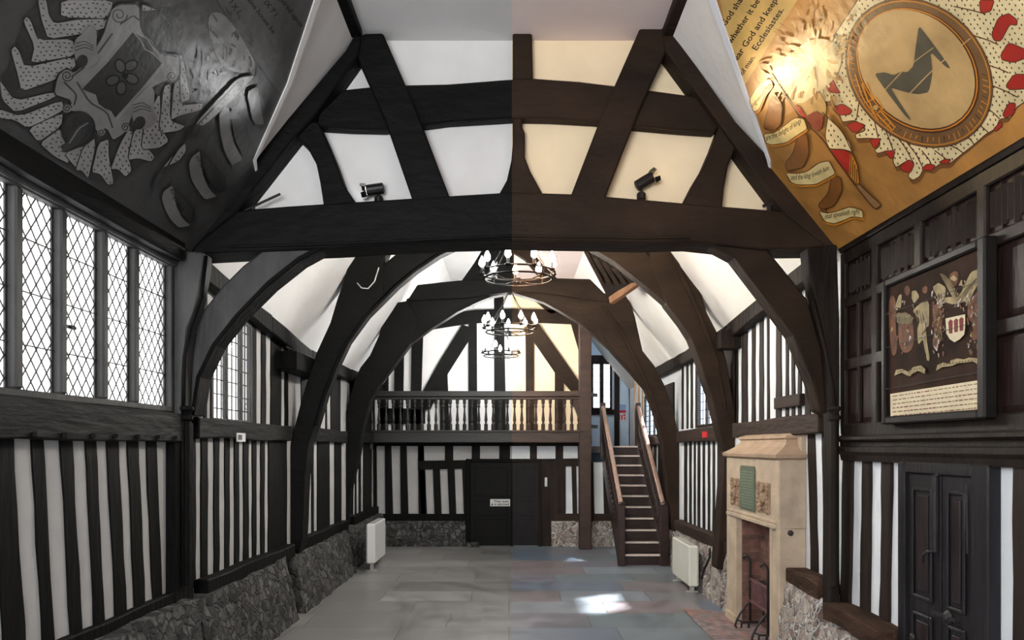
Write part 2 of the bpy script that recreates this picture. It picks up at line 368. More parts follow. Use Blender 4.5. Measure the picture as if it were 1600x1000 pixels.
# posts against the left wall by the far trusses
def rail(parent, wx, ya, yb, za, zb, h, t, name, m=RAIL, bev=.012):
    """horizontal timber running along a side wall with slightly uneven edges"""
    n = max(3, int((yb-ya)/.5)); T = []; B = []
    for i in range(n+1):
        t_ = i/n; y = ya+(yb-ya)*t_; z = za+(zb-za)*t_
        T.append((wx, y, z+h/2+random.uniform(-.012, .012))); B.append((wx, y, z-h/2+random.uniform(-.012, .012)))
    return MB().prism(T+B[::-1], (t, 0, 0)).build(name, m, parent, bev)
rail(wl, XL, 3.0, 6.85, 2.37, 2.36, .25, .10, 'mid_rail'); rail(wl, XL, 7.25, 10.3, 2.38, 2.36, .2, .08, 'mid_rail')
rail(wl, XL, 10.8, 13.8, 2.38, 2.36, .2, .08, 'mid_rail'); rail(wl, XL, 14.3, 16.9, 2.38, 2.36, .2, .08, 'mid_rail')
rail(wl, XL, 3.0, 6.8, 3.97, 3.95, .24, .14, 'wall_plate', RAIL)
MB().box(XL, XL+.05, 3.0, 6.84, 3.80, 3.86).build('window_head', PALE, wl, .01)
for a, b in ((7.3, 9.3), (9.3, 11.2), (11.2, 14.0), (14.0, 17.4)):
    rail(wl, XL, a, b, ztop_l(a)-.08, ztop_l(b)-.08, .2, .13, 'wall_plate', OAK)
rail(wl, XL, 3.0, 6.75, .86, .87, .10, .07, 'sill_beam', OAK)
rail(wl, XL, 7.3, 10.25, .84, .80, .17, .14, 'sill_beam', OAK); rail(wl, XL, 10.8, 13.7, .82, .80, .17, .12, 'sill_beam', OAK); rail(wl, XL, 14.3, 16.9, .80, .8, .17, .1, 'sill_beam', OAK)
# row of peg ends under the near rail
for p in (30, 78, 124, 160, 196, 228, 256):
    y = dx(p, XL); MB().box(XL+.1, XL+.13, y-.03, y+.03, 2.26, 2.29).build('peg', RAIL, wl)

def plinth(parent, side, ya, yb, zt, name='stone_plinth', xb=.33, xt=.17):
    wx = XL if side < 0 else XR; s = -side
    ny, nz = max(4, int((yb-ya)*7)), 8; vs = []
    for i in range(ny+1):
        for j in range(nz+1):
            y = ya+(yb-ya)*i/ny; z = zt*j/nz
            off = xb+(xt-xb)*j/nz+random.uniform(-.018, .018)
            vs.append((wx+s*off, y, z+(random.uniform(-.02, .02) if j == nz else 0)))
    w = nz+1; fs = [[i*w+j, i*w+j+1, (i+1)*w+j+1, (i+1)*w+j] for i in range(ny) for j in range(nz)]
    m = len(vs)
    vs += [(wx, ya+(yb-ya)*i/ny, zt+.02) for i in range(ny+1)]
    fs += [[i*w+nz, m+i, m+i+1, (i+1)*w+nz] for i in range(ny)]
    a = len(vs); vs += [(wx, ya, 0), (wx, yb, 0)]
    fs += [[j for j in range(w)]+[m, a], [ny*w+j for j in range(w)][::-1]+[a+1, m+ny]]
    return MB().add(vs, fs).build(name, RUBBLE, parent)
plinth(wl, -1, 3.2, 6.95, .82); plinth(wl, -1, 7.0, 9.75, .78); plinth(wl, -1, 10.1, 13.35, .73); plinth(wl, -1, 13.6, 16.9, .72, xb=.25, xt=.2)
plinth(wr, 1, 10.0, 10.3, .72, xb=.22, xt=.13); plinth(wr, 1, 10.45, 13.7, .74, xb=.22, xt=.13); plinth(wr, 1, 14.1, 17.5, .72, xb=.15, xt=.1)
plinth(wr, 1, 7.1, 7.95, .80, xb=.36, xt=.2); plinth(wr, 1, 5.95, 7.05, .62, xb=.42, xt=.18)

# ---- right wall timbers
zr_ = (.86, 2.3)
studs_from_whites(wr, XR, [(1066, 1070), (1074, 1078), (1081, 1085), (1087.5, 1091), (1094.5, 1099), (1102, 1107), (1110, 1114.5), (1117.5, 1122), (1125.5, 1133)], zr_, 10.7, 13.7)
studs_from_whites(wr, XR, [(1061, 1066), (1068.5, 1073.5), (1076, 1080), (1083, 1087.5)], (2.5, 3.7), W3[1], 14.0)
studs_from_whites(wr, XR, [(1121, 1126)], (2.5, 3.75), 10.4, W3[0])
studs_from_whites(wr, XR, [(1143, 1150), (1154, 1160), (1169, 1176), (1181, 1188), (1194, 1200), (1203, 1214), (1222, 1229), (1233, 1238.5), (1243, 1248.5), (1253, 1260), (1268, 1277)], (2.5, 3.95), 7.3, 10.4)
MB().box(XR, XR-.06, dx(1258, XR), dx(1217, XR), 2.62, 2.75).build('ledge_board', RAIL, wr, .008)
studs_from_whites(wr, XR, [(1254, 1266), (1277, 1288)], (.9, 2.4), 7.2, 8.2, lean=.09)
studs_from_whites(wr, XR, [(1012, 1015), (1019, 1022), (1026, 1029)], (.8, 2.3), 14.2, 17.6)
stud_mb('x', XR, 14.4, 15.9, 2.4, 3.4, -.03, 0).build('stud', STUD, wr)
for a, b, z in ((7.4, 10.3, 2.42), (10.7, 13.8, 2.38), (14.2, 17.6, 2.32)):
    rail(wr, XR, a, b, z, z-.01, .2, -.1, 'mid_rail')
for a, b in ((7.3, 8.6), (8.6, 10.4), (10.4, 14.0), (14.0, 17.6)):
    rail(wr, XR, a, b, ztop_r(a)-.07, ztop_r(b)-.07, .2, -.14, 'wall_plate', OAK)
rail(wr, XR, 10.4, 13.7, .83, .8, .17, -.16, 'sill_beam', RAIL); rail(wr, XR, 14.1, 17.5, .8, .8, .15, -.12, 'sill_beam', RAIL)
rail(wr, XR, 7.12, 7.95, .85, .87, .16, -.22, 'sill_beam', ROTT); rail(wr, XR, 5.92, 6.95, .70, .72, .15, -.24, 'sill_beam', ROTT)
# near right bay: white spans between door and post
studs_from_whites(wr, XR, [(1333, 1350), (1362, 1381), (1394, 1414)], (.6, 2.1), 5.94, 7.05, th=-.03, lean=-.05)
stud_mb('x', XR, 4.2, 4.60, 0, 2.1, -.05, .008).build('stud', STUD, wr)
stud_mb('x', XR, 2.0, 3.9, 0, 2.1, -.05, .008).build('stud', STUD, wr)

# ---- back walls
YB = 16.9; YU = 17.5
wb = struct(MB().box(XL, 1.75, YB, YB+.15, 0, 2.3).box(XL, 1.75, YU, YU+.15, 2.3, 6.1).box(-3.2, 3.2, 20.0, 20.15, 0, 6.1).build('wall_back', [GABLE]),
    'half timbered plaster end wall under and above the gallery', 'wall')
wb.data.materials.append(PLAST)
for i, p in enumerate(wb.data.polygons):
    if i < 6 or i >= 12: p.material_index = 1
def back(name, pts, d, th, m=STUD, parent=None):
    return MB().prism([P(x, y, d) for x, y in pts], (0, th, 0)).build(name, m, parent or wb)
D = YB-.05
whites = [(588, 601), (613, 625), (637, 653)]
e = [584, 588, 601, 613, 625, 637, 653, 664]
for i in range(0, 8, 2):
    back('stud', [(e[i], 697), (e[i+1]-(2 if i else 0), 697), (e[i+1]+1, 806), (e[i]+(1 if i else 0), 806)], D, .05)
back('rail', [(653, 720), (915, 716), (915, 728), (653, 734)], D-.005, .05)
back('rail', [(584, 803), (728, 803), (728, 819), (584, 819)], D-.01, .06, OAK)
back('rail', [(566, 690), (915, 690), (915, 697), (566, 697)], D-.005, .05, OAK)
for a, b in ((653, 662), (695, 708), (737, 750), (780, 797), (828, 839), (868, 880), (903, 917)):
    back('stud', [(a, 692), (b, 692), (b, 722), (a, 722)], D, .05)
for a, b in ((656, 665), (677, 688), (700, 711), (723, 736)):
    back('stud', [(a-1, 730), (b-1, 730), (b+2, 806), (a+2, 806)], D, .05)
back('stud', [(840, 722), (884, 722), (884, 856), (840, 856)], D+.02, .03)
for a, b in ((845, 874), (893, 900), (915, 927), (942, 968)):
    back('stud', [(a, 722), (b, 722), (b+2, 806), (a+2, 806)], D, .05)
back('rail', [(868, 803), (962, 803), (962, 820), (868, 822)], D-.03, .08, RAIL)
back('stud', [(858, 722), (872, 722), (874, 853), (860, 853)], D-.02, .06)
def back_plinth(x0, x1, y):
    mb = MB(); n = 10; vs = []
    for i in range(n+1):
        for j in range(5):
            vs.append((x0+(x1-x0)*i/n, y-.12+random.uniform(-.015, .015), .56*j/4))
    fs = [[i*5+j, i*5+j+1, (i+1)*5+j+1, (i+1)*5+j] for i in range(n) for j in range(4)]
    m = len(vs); vs += [(x0+(x1-x0)*i/n, y, .56) for i in range(n+1)]
    fs += [[i*5+4, m+i, m+i+1, (i+1)*5+4] for i in range(n)]
    mb.add(vs, fs).build('stone_plinth', RUBBLE, wb)
back_plinth(-2.75, -1.02, YB); back_plinth(.86, 2.2, YB)
MB().box(-.98, -.72, YB-.2, YB, 0, .1).build('step_stone', RUBBLE, wb)
# upper gable timbers
DU = YU-.06
for nm, pts in (
    ('collar', [(650, 521), (690, 497), (718, 487), (744, 484), (800, 482), (871, 484), (897, 496), (905, 509), (893, 506), (840, 504), (754, 504), (722, 507), (664, 516)]),
    ('king_post', [(772, 440), (786, 440), (790, 612), (790, 694), (773, 694), (772, 612)]),
    ('stud', [(732, 504), (745, 504), (746, 694), (732, 694)]), ('stud', [(821, 504), (834, 504), (835, 694), (822, 694)]),
    ('brace', [(722, 507), (744, 514), (700, 583), (672, 640), (640, 640), (660, 612), (689, 560)]),
    ('brace', [(824, 507), (842, 506), (880, 560), (908, 600), (925, 640), (905, 640), (893, 612), (867, 582), (826, 522)]),
    ('stud', [(687, 588), (699, 583), (703, 694), (688, 694)]), ('stud', [(867, 580), (881, 590), (882, 694), (867, 694)]),
    ('stud', [(643, 530), (661, 515), (656, 694), (641, 694)]), ('stud', [(616, 552), (631, 545), (629, 694), (616, 694)]), ('stud', [(594, 570), (607, 565), (606, 694), (592, 694)]),
    ('post', [(892, 505), (916, 500), (925, 694), (908, 694), (906, 553)]),
    ('brace', [(828, 463), (838, 460), (872, 488), (860, 490)]),
    ('rail', [(584, 638), (664, 638), (664, 662), (584, 662)])):
    back(nm, pts, DU-(.01 if nm in ('collar', 'brace') else 0), .07, OAKT)
# stair head wall: window, studs
def w_head():
    Dh = 19.95
    f = lambda pts, nm, m=STUD: back(nm, pts, Dh, .06, m)
    f([(960, 555), (968, 555), (968, 697), (960, 697)], 'stud'); f([(905, 640), (960, 640), (960, 648), (905, 648)], 'rail')
    f([(905, 555), (960, 555), (960, 566), (905, 566)], 'rail')
w_head()
# gable infill above the first tie beam
wg = struct(MB().prism([(-2.95, 7.2, 4.1), (2.98, 7.2, 4.1), (1.4, 7.2, 6.03), (-1.4, 7.2, 6.03)], (0, .06, 0)).build('wall_gable', GABLE),
    'white plaster gable infill above the big tie beam', 'wall')

# ================================================================== WINDOWS
def lattice(mb, y0, y1, z0, z1, x, dw, dh, w=.008):
    """diamond leading clipped to one light"""
    def line(a, b):
        mb.bar((x, a[0], a[1]), (x, b[0], b[1]), w, w, (1, 0, 0))
    W, H = y1-y0, z1-z0; sl = dh/dw
    for s in (1, -1):
        k = -int(H/dh)-2
        while k*dw < W+dw*2:
            pts = []
            c = k*dw
            # z = s*sl*(y-c)  (s=1)  or z = H - sl*(y-c)
            for t in (0, H):
                y = c+(t/sl)
                pts.append((y, t if s > 0 else H-t))
            (ya, za), (yb, zb) = pts
            if yb > 0 and ya < W:
                if ya < 0: za += (zb-za)*(0-ya)/(yb-ya); ya = 0
                if yb > W: zb += (za-zb)*(yb-W)/(yb-ya); yb = W
                if yb-ya > .01: line((y0+ya, z0+za), (y0+yb, z0+zb))
            k += 1
def side_window(name, wx, w, mull, label, diamond, depth=.14, m=PALE, mull_w=.075):
    y0, y1, z0, z1 = w; s = 1 if wx < 0 else -1; x0 = wx-s*(.055 if diamond else .03); x1 = wx+s*.02
    o = MB(); fr = .05
    o.box(x0, x1, y0+fr, y1-fr, z0, z0+fr).box(x0, x1, y0+fr, y1-fr, z1-fr, z1).box(x0, x1, y0, y0+fr, z0, z1).box(x0, x1, y1-fr, y1, z0, z1)
    root = struct(o.build(name, m, None, .008), label, 'window')
    for c in mull: MB().box(x0, x1, c-mull_w/2, c+mull_w/2, z0+fr, z1-fr).build('mullion', m, root, .012)
    e = [y0+fr]+[v for c in mull for v in (c-mull_w/2, c+mull_w/2)]+[y1-fr]
    xp = wx-s*(.045 if diamond else .0)
    for a, b in zip(e[::2], e[1::2]):
        MB().box(xp-.003, xp+.003, a, b, z0+fr, z1-fr).build('pane', GLASS, root)
        lt = MB()
        if diamond: 
            lattice(lt, a, b, z0+fr, z1-fr, xp+s*.008, .11, .14, .007)
            for k in (1, 2, 3): lt.bar((xp+s*.015, a, z0+(z1-z0)*k/4), (xp+s*.015, b, z0+(z1-z0)*k/4), .008, .008)
        else:
            for k in range(1, 8): lt.bar((xp+s*.008, a, z0+(z1-z0)*k/8), (xp+s*.008, b, z0+(z1-z0)*k/8), .012, .012)
            for k in range(1, 3): lt.bar((xp+s*.008, a+(b-a)*k/3, z0+fr), (xp+s*.008, a+(b-a)*k/3, z1-fr), .012, .012)
        # lead edging of the light
        lt.box(xp, xp+s*.012, a, a+.022, z0+fr, z1-fr).box(xp, xp+s*.012, b-.022, b, z0+fr, z1-fr)
        lt.build('lead_lattice', LEAD, root)
    return root
GREYW = mat('window_oak', 58, (58, 52, 54), .6, .25, 6, (1, 1, .3), .3, 20, .3)
r = side_window('window_1', XL, W1, [4.22, 4.70, 5.17, 5.70, 6.18, 6.60][:5], 'long row of diamond leaded lights in grey oak mullions', True, m=GREYW)
c = dx(97, XL); MB().lathe((XL+.06, c, 3.0), [(.012, -.05), (.016, 0), (.012, .05)], 8, axis=(0, 1, 0)).tube([(XL+.06, c, 3.0), (XL+.1, c-.03, 3.0)], .008, 6).build('latch', IRON, r)
r = side_window('window_2', XL, W2, [W2[0]+.42, W2[0]+.86], 'small square leaded window in the second bay beside the pale brace', False, m=GREYW, mull_w=.06)
c = W2[0]+.86; MB().tube([(XL+.05, c, 2.62), (XL+.08, c, 2.60), (XL+.08, c, 2.68), (XL+.05, c, 2.66)], .008, 6, True).build('latch', IRON, r)
MB().box(XL, XL+.05, W2[0], W2[1], 2.42, 2.47).build('window_sill', RAIL, r, .006)
side_window('window_3', XR, W3, [(W3[0]+W3[1])/2], 'narrow leaded window between the upright studs of the coloured side wall', False, m=STUD, mull_w=.05)
side_window('window_4', XR, W4, [16.5, 17.05], 'leaded window beside the top of the staircase', False, m=STUD, mull_w=.05)
# window at the stair head, in the end wall (lit pane of a daylight window)
def head_window():
    d = 19.9
    a = P(924, 640, d); b = P(956, 566, d)
    mb = MB(); x0, x1, z0, z1 = a.x, b.x, a.z, b.z
    for u0, u1, w0, w1 in ((x0, x1, z0, z0+.05), (x0, x1, z1-.05, z1), (x0, x0+.05, z0, z1), (x1-.05, x1, z0, z1)): mb.box(u0, u1, d-.03, d+.04, w0, w1)
    r = struct(mb.build('window_5', STUD), 'tall two light window above the stair head', 'window')
    xm = (x0+x1)/2; MB().box(xm-.05, xm+.05, d-.03, d+.04, z0, z1).build('mullion', STUD, r)
    lt = MB()
    for k in range(1, 7): lt.box(x0, x1, d-.012, d, z0+(z1-z0)*k/7-.006, z0+(z1-z0)*k/7+.006)
    for q in (x0+(xm-x0)/2, xm+(x1-xm)/2): lt.box(q-.006, q+.006, d-.012, d, z0, z1)
    lt.build('lead_lattice', LEAD, r)
    MB().box(x0, x1, d+.005, d+.012, z0, z1).build('pane', GLASS, r)
    return x0, x1, z0, z1
hx0, hx1, hz0, hz1 = head_window()
# cut the stair head wall around that window
bm = bmesh.new(); bm.from_mesh(wb.data); bm.faces.ensure_lookup_table()
kill = [v for v in bm.verts if v.co.y > 19.9]
bmesh.ops.delete(bm, geom=kill, context='VERTS'); bm.to_mesh(wb.data); bm.free()
hw = MB()
for a, b, c, d_ in ((-3.2, hx0, 0, 6.1), (hx1, 3.2, 0, 6.1), (hx0, hx1, 0, hz0), (hx0, hx1, hz1, 6.1)): hw.box(a, b, 20.0, 20.15, c, d_)
MB().box(1.75, XR, YB, YB+.1, 0, 1.84).build('stair_end_panel', PLAST, wb)
hw.build('stair_head_wall', mat('plaster_cool', 200, (206, 222, 238), .85, .05, 3), wb)

# ================================================================== TRUSSES
def member(root, name, pts, d, th, m=OAKT, bev=.014, sm=0):
    if sm: pts = smooth_poly(pts, sm)
    return MB().prism([P(x, y, d) for x, y in pts], (0, th, 0)).build(name, m, root, bev)
T1, T2, T3 = 7.0, 10.5, 14.0
t1 = thing('roof_truss', 'nearest dark oak truss with full tie beam, curved braces and raking struts', 'roof truss', (0, 7.2, 0))
member(t1, 'tie_beam', [(288, 398), (300, 366), (340, 333), (400, 326), (450, 322), (590, 313), (700, 306), (800, 300), (900, 303), (1010, 312), (1100, 320), (1240, 331), (1300, 370), (1308, 388), (1190, 389), (1080, 377), (1000, 379), (920, 377), (800, 375), (700, 378), (600, 383), (515, 388), (400, 392)], T1, .38)
member(t1, 'tie_beam_moulding', [(360, 383), (510, 379), (620, 374), (800, 366), (1000, 369), (1080, 368), (1080, 372), (1000, 373), (800, 370), (620, 378), (510, 383), (360, 387)], T1-.025, .04, OAKT, .006)
member(t1, 'collar', [(497, 178), (516, 160), (535, 140), (600, 133), (700, 131), (790, 124), (835, 122), (905, 127), (955, 133), (1010, 140), (1085, 150), (1105, 165), (1124, 190), (1118, 206), (1070, 203), (990, 196), (930, 189), (860, 185), (800, 184), (700, 190), (640, 198), (600, 202), (550, 201), (495, 198)], T1+.06, .14)
member(t1, 'queen_strut', [(557, 60), (570, 52), (598, 51), (650, 170), (703, 309), (645, 315), (602, 190), (557, 88)], T1+.0, .19)
member(t1, 'queen_strut', [(1003, 37), (1040, 37), (1043, 76), (1000, 170), (945, 311), (891, 308), (940, 180)], T1+.0, .19)
member(t1, 'princess_strut', [(462, 212), (470, 190), (497, 190), (512, 222), (526, 256), (538, 290), (560, 322), (506, 325), (500, 285), (494, 256), (480, 230)], T1+.02, .17)
member(t1, 'princess_strut', [(1126, 192), (1140, 200), (1152, 226), (1138, 258), (1132, 290), (1128, 328), (1064, 324), (1084, 285), (1098, 262), (1112, 230)], T1+.02, .17)
member(t1, 'king_post', [(801, 49), (831, 49), (833, 124), (801, 124)], T1+.08, .12)
member(t1, 'king_post', [(801, 184), (816, 184), (816, 201), (820, 204), (820, 245), (828, 266), (850, 306), (778, 306), (792, 281), (799, 250), (801, 225)], T1+.08, .12)
member(t1, 'principal_rafter', [(540, 78), (556, 50), (564, 62), (560, 84), (488, 184), (460, 214), (366, 334), (300, 386), (285, 392), (305, 362), (350, 306), (394, 251)], T1-.03, .25)
member(t1, 'principal_rafter', [(1034, 36), (1046, 42), (1150, 190), (1210, 254), (1252, 316), (1308, 378), (1300, 390), (1228, 334), (1170, 256), (1124, 192), (1040, 78)], T1-.03, .25)
# posts
member(t1, 'post', [(266, 400), (272, 392), (318, 394), (318, 410), (310, 462), (302, 490), (292, 512), (285, 590), (284, 668), (264, 668), (264, 500)], 6.86, .2, PALE, .012)
MB().box(-3.06, -2.95, 6.72, 7.12, .55, 2.42).build('lower_post', OAK, t1, .012)
member(t1, 'post', [(1262, 386), (1308, 382), (1312, 500), (1312, 968), (1298, 968), (1300, 660), (1296, 600), (1288, 520), (1278, 478), (1266, 430)], 6.92, .2, OAK, .012)
for nm, cxp in (('shaft', 292), ('shaft', 1303)):
    a = P(cxp, 655, T1-.12); pr = [(.035, -.02), (.055, 0), (.055, .03), (.035, .045), (.045, .07), (.06, .085), (.06, .11), (.03, .12)]
    col = PALE if cxp < 800 else OAK
    MB().lathe(a, pr, 12).lathe((a.x, a.y, .95), [(.03, 0), (.03, a.z-.95-.02)], 10).build('shaft_capital', OAK, t1, smooth=False)
MB().tube([P(322, 400, 6.86), P(314, 465, 6.86), P(297, 512, 6.86), P(288, 560, 6.86), P(286, 655, 6.86)], .018, 8).build('post_roll', OAK, t1, smooth=True)
MB().tube([P(1270, 470, T1-.08), P(1288, 540, T1-.08), P(1300, 600, T1-.08), P(1306, 655, T1-.08)], .018, 8).build('post_roll', OAK, t1, smooth=True)
bl_out = [(415, 386), (400, 399), (379, 415), (348, 446), (317, 484), (305, 513), (299, 560), (294, 650)]
bl_in = [(303, 650), (312, 590), (336, 540), (372, 494), (420, 446), (468, 408), (509, 386)]
member(t1, 'arch_brace', bl_out+bl_in, T1+.05, .24, PALE, .02)
member(t1, 'arch_brace_roll', bl_in+[(x-(6 if i < 4 else 3), y-(2 if i < 4 else 7)) for i, (x, y) in list(enumerate(bl_in))[::-1]], T1+.02, .27, OAK, .008)
member(t1, 'arch_brace', [(1075, 372), (1108, 381), (1148, 402), (1200, 470), (1240, 524), (1270, 596), (1282, 642), (1300, 650), (1297, 604), (1280, 530), (1262, 468), (1224, 420), (1196, 386)], T1+.05, .24, OAKT, .02)

t2 = thing('roof_truss', 'second oak truss beyond the tie beam, an open arch springing beside the fireplace', 'roof truss', (0, 10.7, 0))
member(t2, 'post', [(555, 370), (540, 429), (526, 470), (516, 504), (494, 552), (472, 620), (454, 692), (445, 740), (434, 780), (425, 866), (464, 880), (472, 840), (476, 744), (482, 692), (492, 663), (506, 615), (525, 568), (542, 532), (573, 491), (600, 462), (598, 410), (612, 370)], T2, .32, OAKT)
member(t2, 'arch_brace', [(600, 412), (640, 380), (735, 372), (720, 379), (684, 396), (648, 420), (619, 444), (600, 463), (571, 491), (573, 450)], T2+.03, .26)
member(t2, 'arch_brace_roll', [(720, 379), (684, 396), (648, 420), (619, 444), (600, 463), (571, 491), (540, 532), (523, 568), (505, 615), (491, 663), (496, 665), (510, 617), (528, 571), (545, 535), (575, 494), (603, 466), (622, 447), (651, 423), (687, 399), (722, 382)], T2-.03, .2, OAK, .006)
member(t2, 'post', [(1010, 372), (1073, 372), (1090, 439), (1104, 487), (1124, 526), (1135, 562), (1150, 652), (1158, 700), (1150, 890), (1120, 890), (1134, 705), (1124, 672), (1112, 620), (1104, 598), (1092, 559), (1080, 528), (1066, 506), (1042, 475), (1020, 420)], T2, .32)
member(t2, 'post_moulding', [(1040, 376), (1046, 376), (1074, 440), (1100, 500), (1122, 560), (1136, 640), (1132, 640), (1116, 562), (1094, 502), (1068, 442)], T2-.025, .05, OAKT, .006)
member(t2, 'arch_brace', [(900, 372), (985, 372), (1018, 403), (1045, 440), (1070, 500), (1042, 475), (1004, 442), (958, 406), (922, 386)], T2+.03, .26)
member(t2, 'collar', [(620, 385), (655, 340), (990, 340), (1020, 385)], T2+.06, .2)

t3 = thing('roof_truss', 'third oak truss near the gallery with arched collar and king post', 'roof truss', (0, 14.2, 0))
member(t3, 'post', [(636, 470), (610, 474), (597, 505), (592, 524), (578, 555), (563, 574), (554, 594), (537, 656), (530, 706), (526, 740), (521, 822), (541, 830), (548, 760), (559, 716), (568, 663), (579, 625), (592, 600), (616, 570), (640, 538), (655, 500)], T3, .3)
member(t3, 'arch_brace', [(636, 466), (799, 440), (799, 457), (768, 463), (744, 473), (715, 487), (672, 514), (640, 538), (616, 570), (592, 600), (612, 520)], T3+.03, .24)
member(t3, 'post', [(930, 462), (968, 452), (981, 461), (992, 494), (1004, 548), (1023, 572), (1038, 601), (1052, 640), (1062, 690), (1063, 830), (1050, 830), (1042, 740), (1035, 692), (1023, 644), (1009, 608), (987, 582), (956, 548), (940, 520)], T3, .3)
member(t3, 'arch_brace', [(801, 440), (930, 458), (960, 500), (987, 582), (956, 548), (931, 526), (905, 504), (874, 485), (850, 472), (801, 457)], T3+.03, .24)
member(t3, 'post_moulding', [(940, 478), (944, 476), (975, 520), (1000, 570), (1024, 625), (1044, 690), (1040, 692), (1020, 628), (996, 573), (971, 523)], T3-.025, .05, OAKT, .005)
member(t3, 'collar', [(636, 470), (652, 445), (715, 438), (799, 436), (850, 434), (922, 436), (958, 472), (930, 470), (850, 458), (799, 456), (730, 466)], T3-.02, .24)
member(t3, 'king_post', [(777, 366), (803, 366), (803, 440), (777, 440)], T3, .2)
member(t3, 'strut', [(720, 440), (740, 412), (768, 366), (784, 366), (782, 398), (752, 440)], T3+.02, .16)
member(t3, 'strut', [(796, 366), (812, 366), (845, 410), (874, 438), (850, 440), (820, 405), (800, 392)], T3+.02, .16)
# clamped to the right slope: old opening with exposed laths
ht = thing('roof_hatch', 'exposed lath opening in the plaster slope framed by a brown board', 'hatch', P(950, 430, 12.0))
for i in range(5):
    a = P(916+i*14, 392+i*8, 11.6-i*.12); b = P(950+i*10, 458-i*4, 13.0-i*.1)
    MB().bar(a, b, .07, .05).build('lath', OAKT, ht, .006)
MB().bar(P(955, 470, 12.9), P(1000, 438, 12.3), .1, .12).build('trim_board', mat('warm_oak', 60, (112, 78, 54), .6, .3, 8, (1, 1, .3), .3), ht, .008)
MB().prism([P(912, 388, 12.05), P(990, 428, 12.05), P(1000, 440, 12.3), P(955, 466, 12.9)], (.05, .05, .05)).build('backing', BLACK, ht)

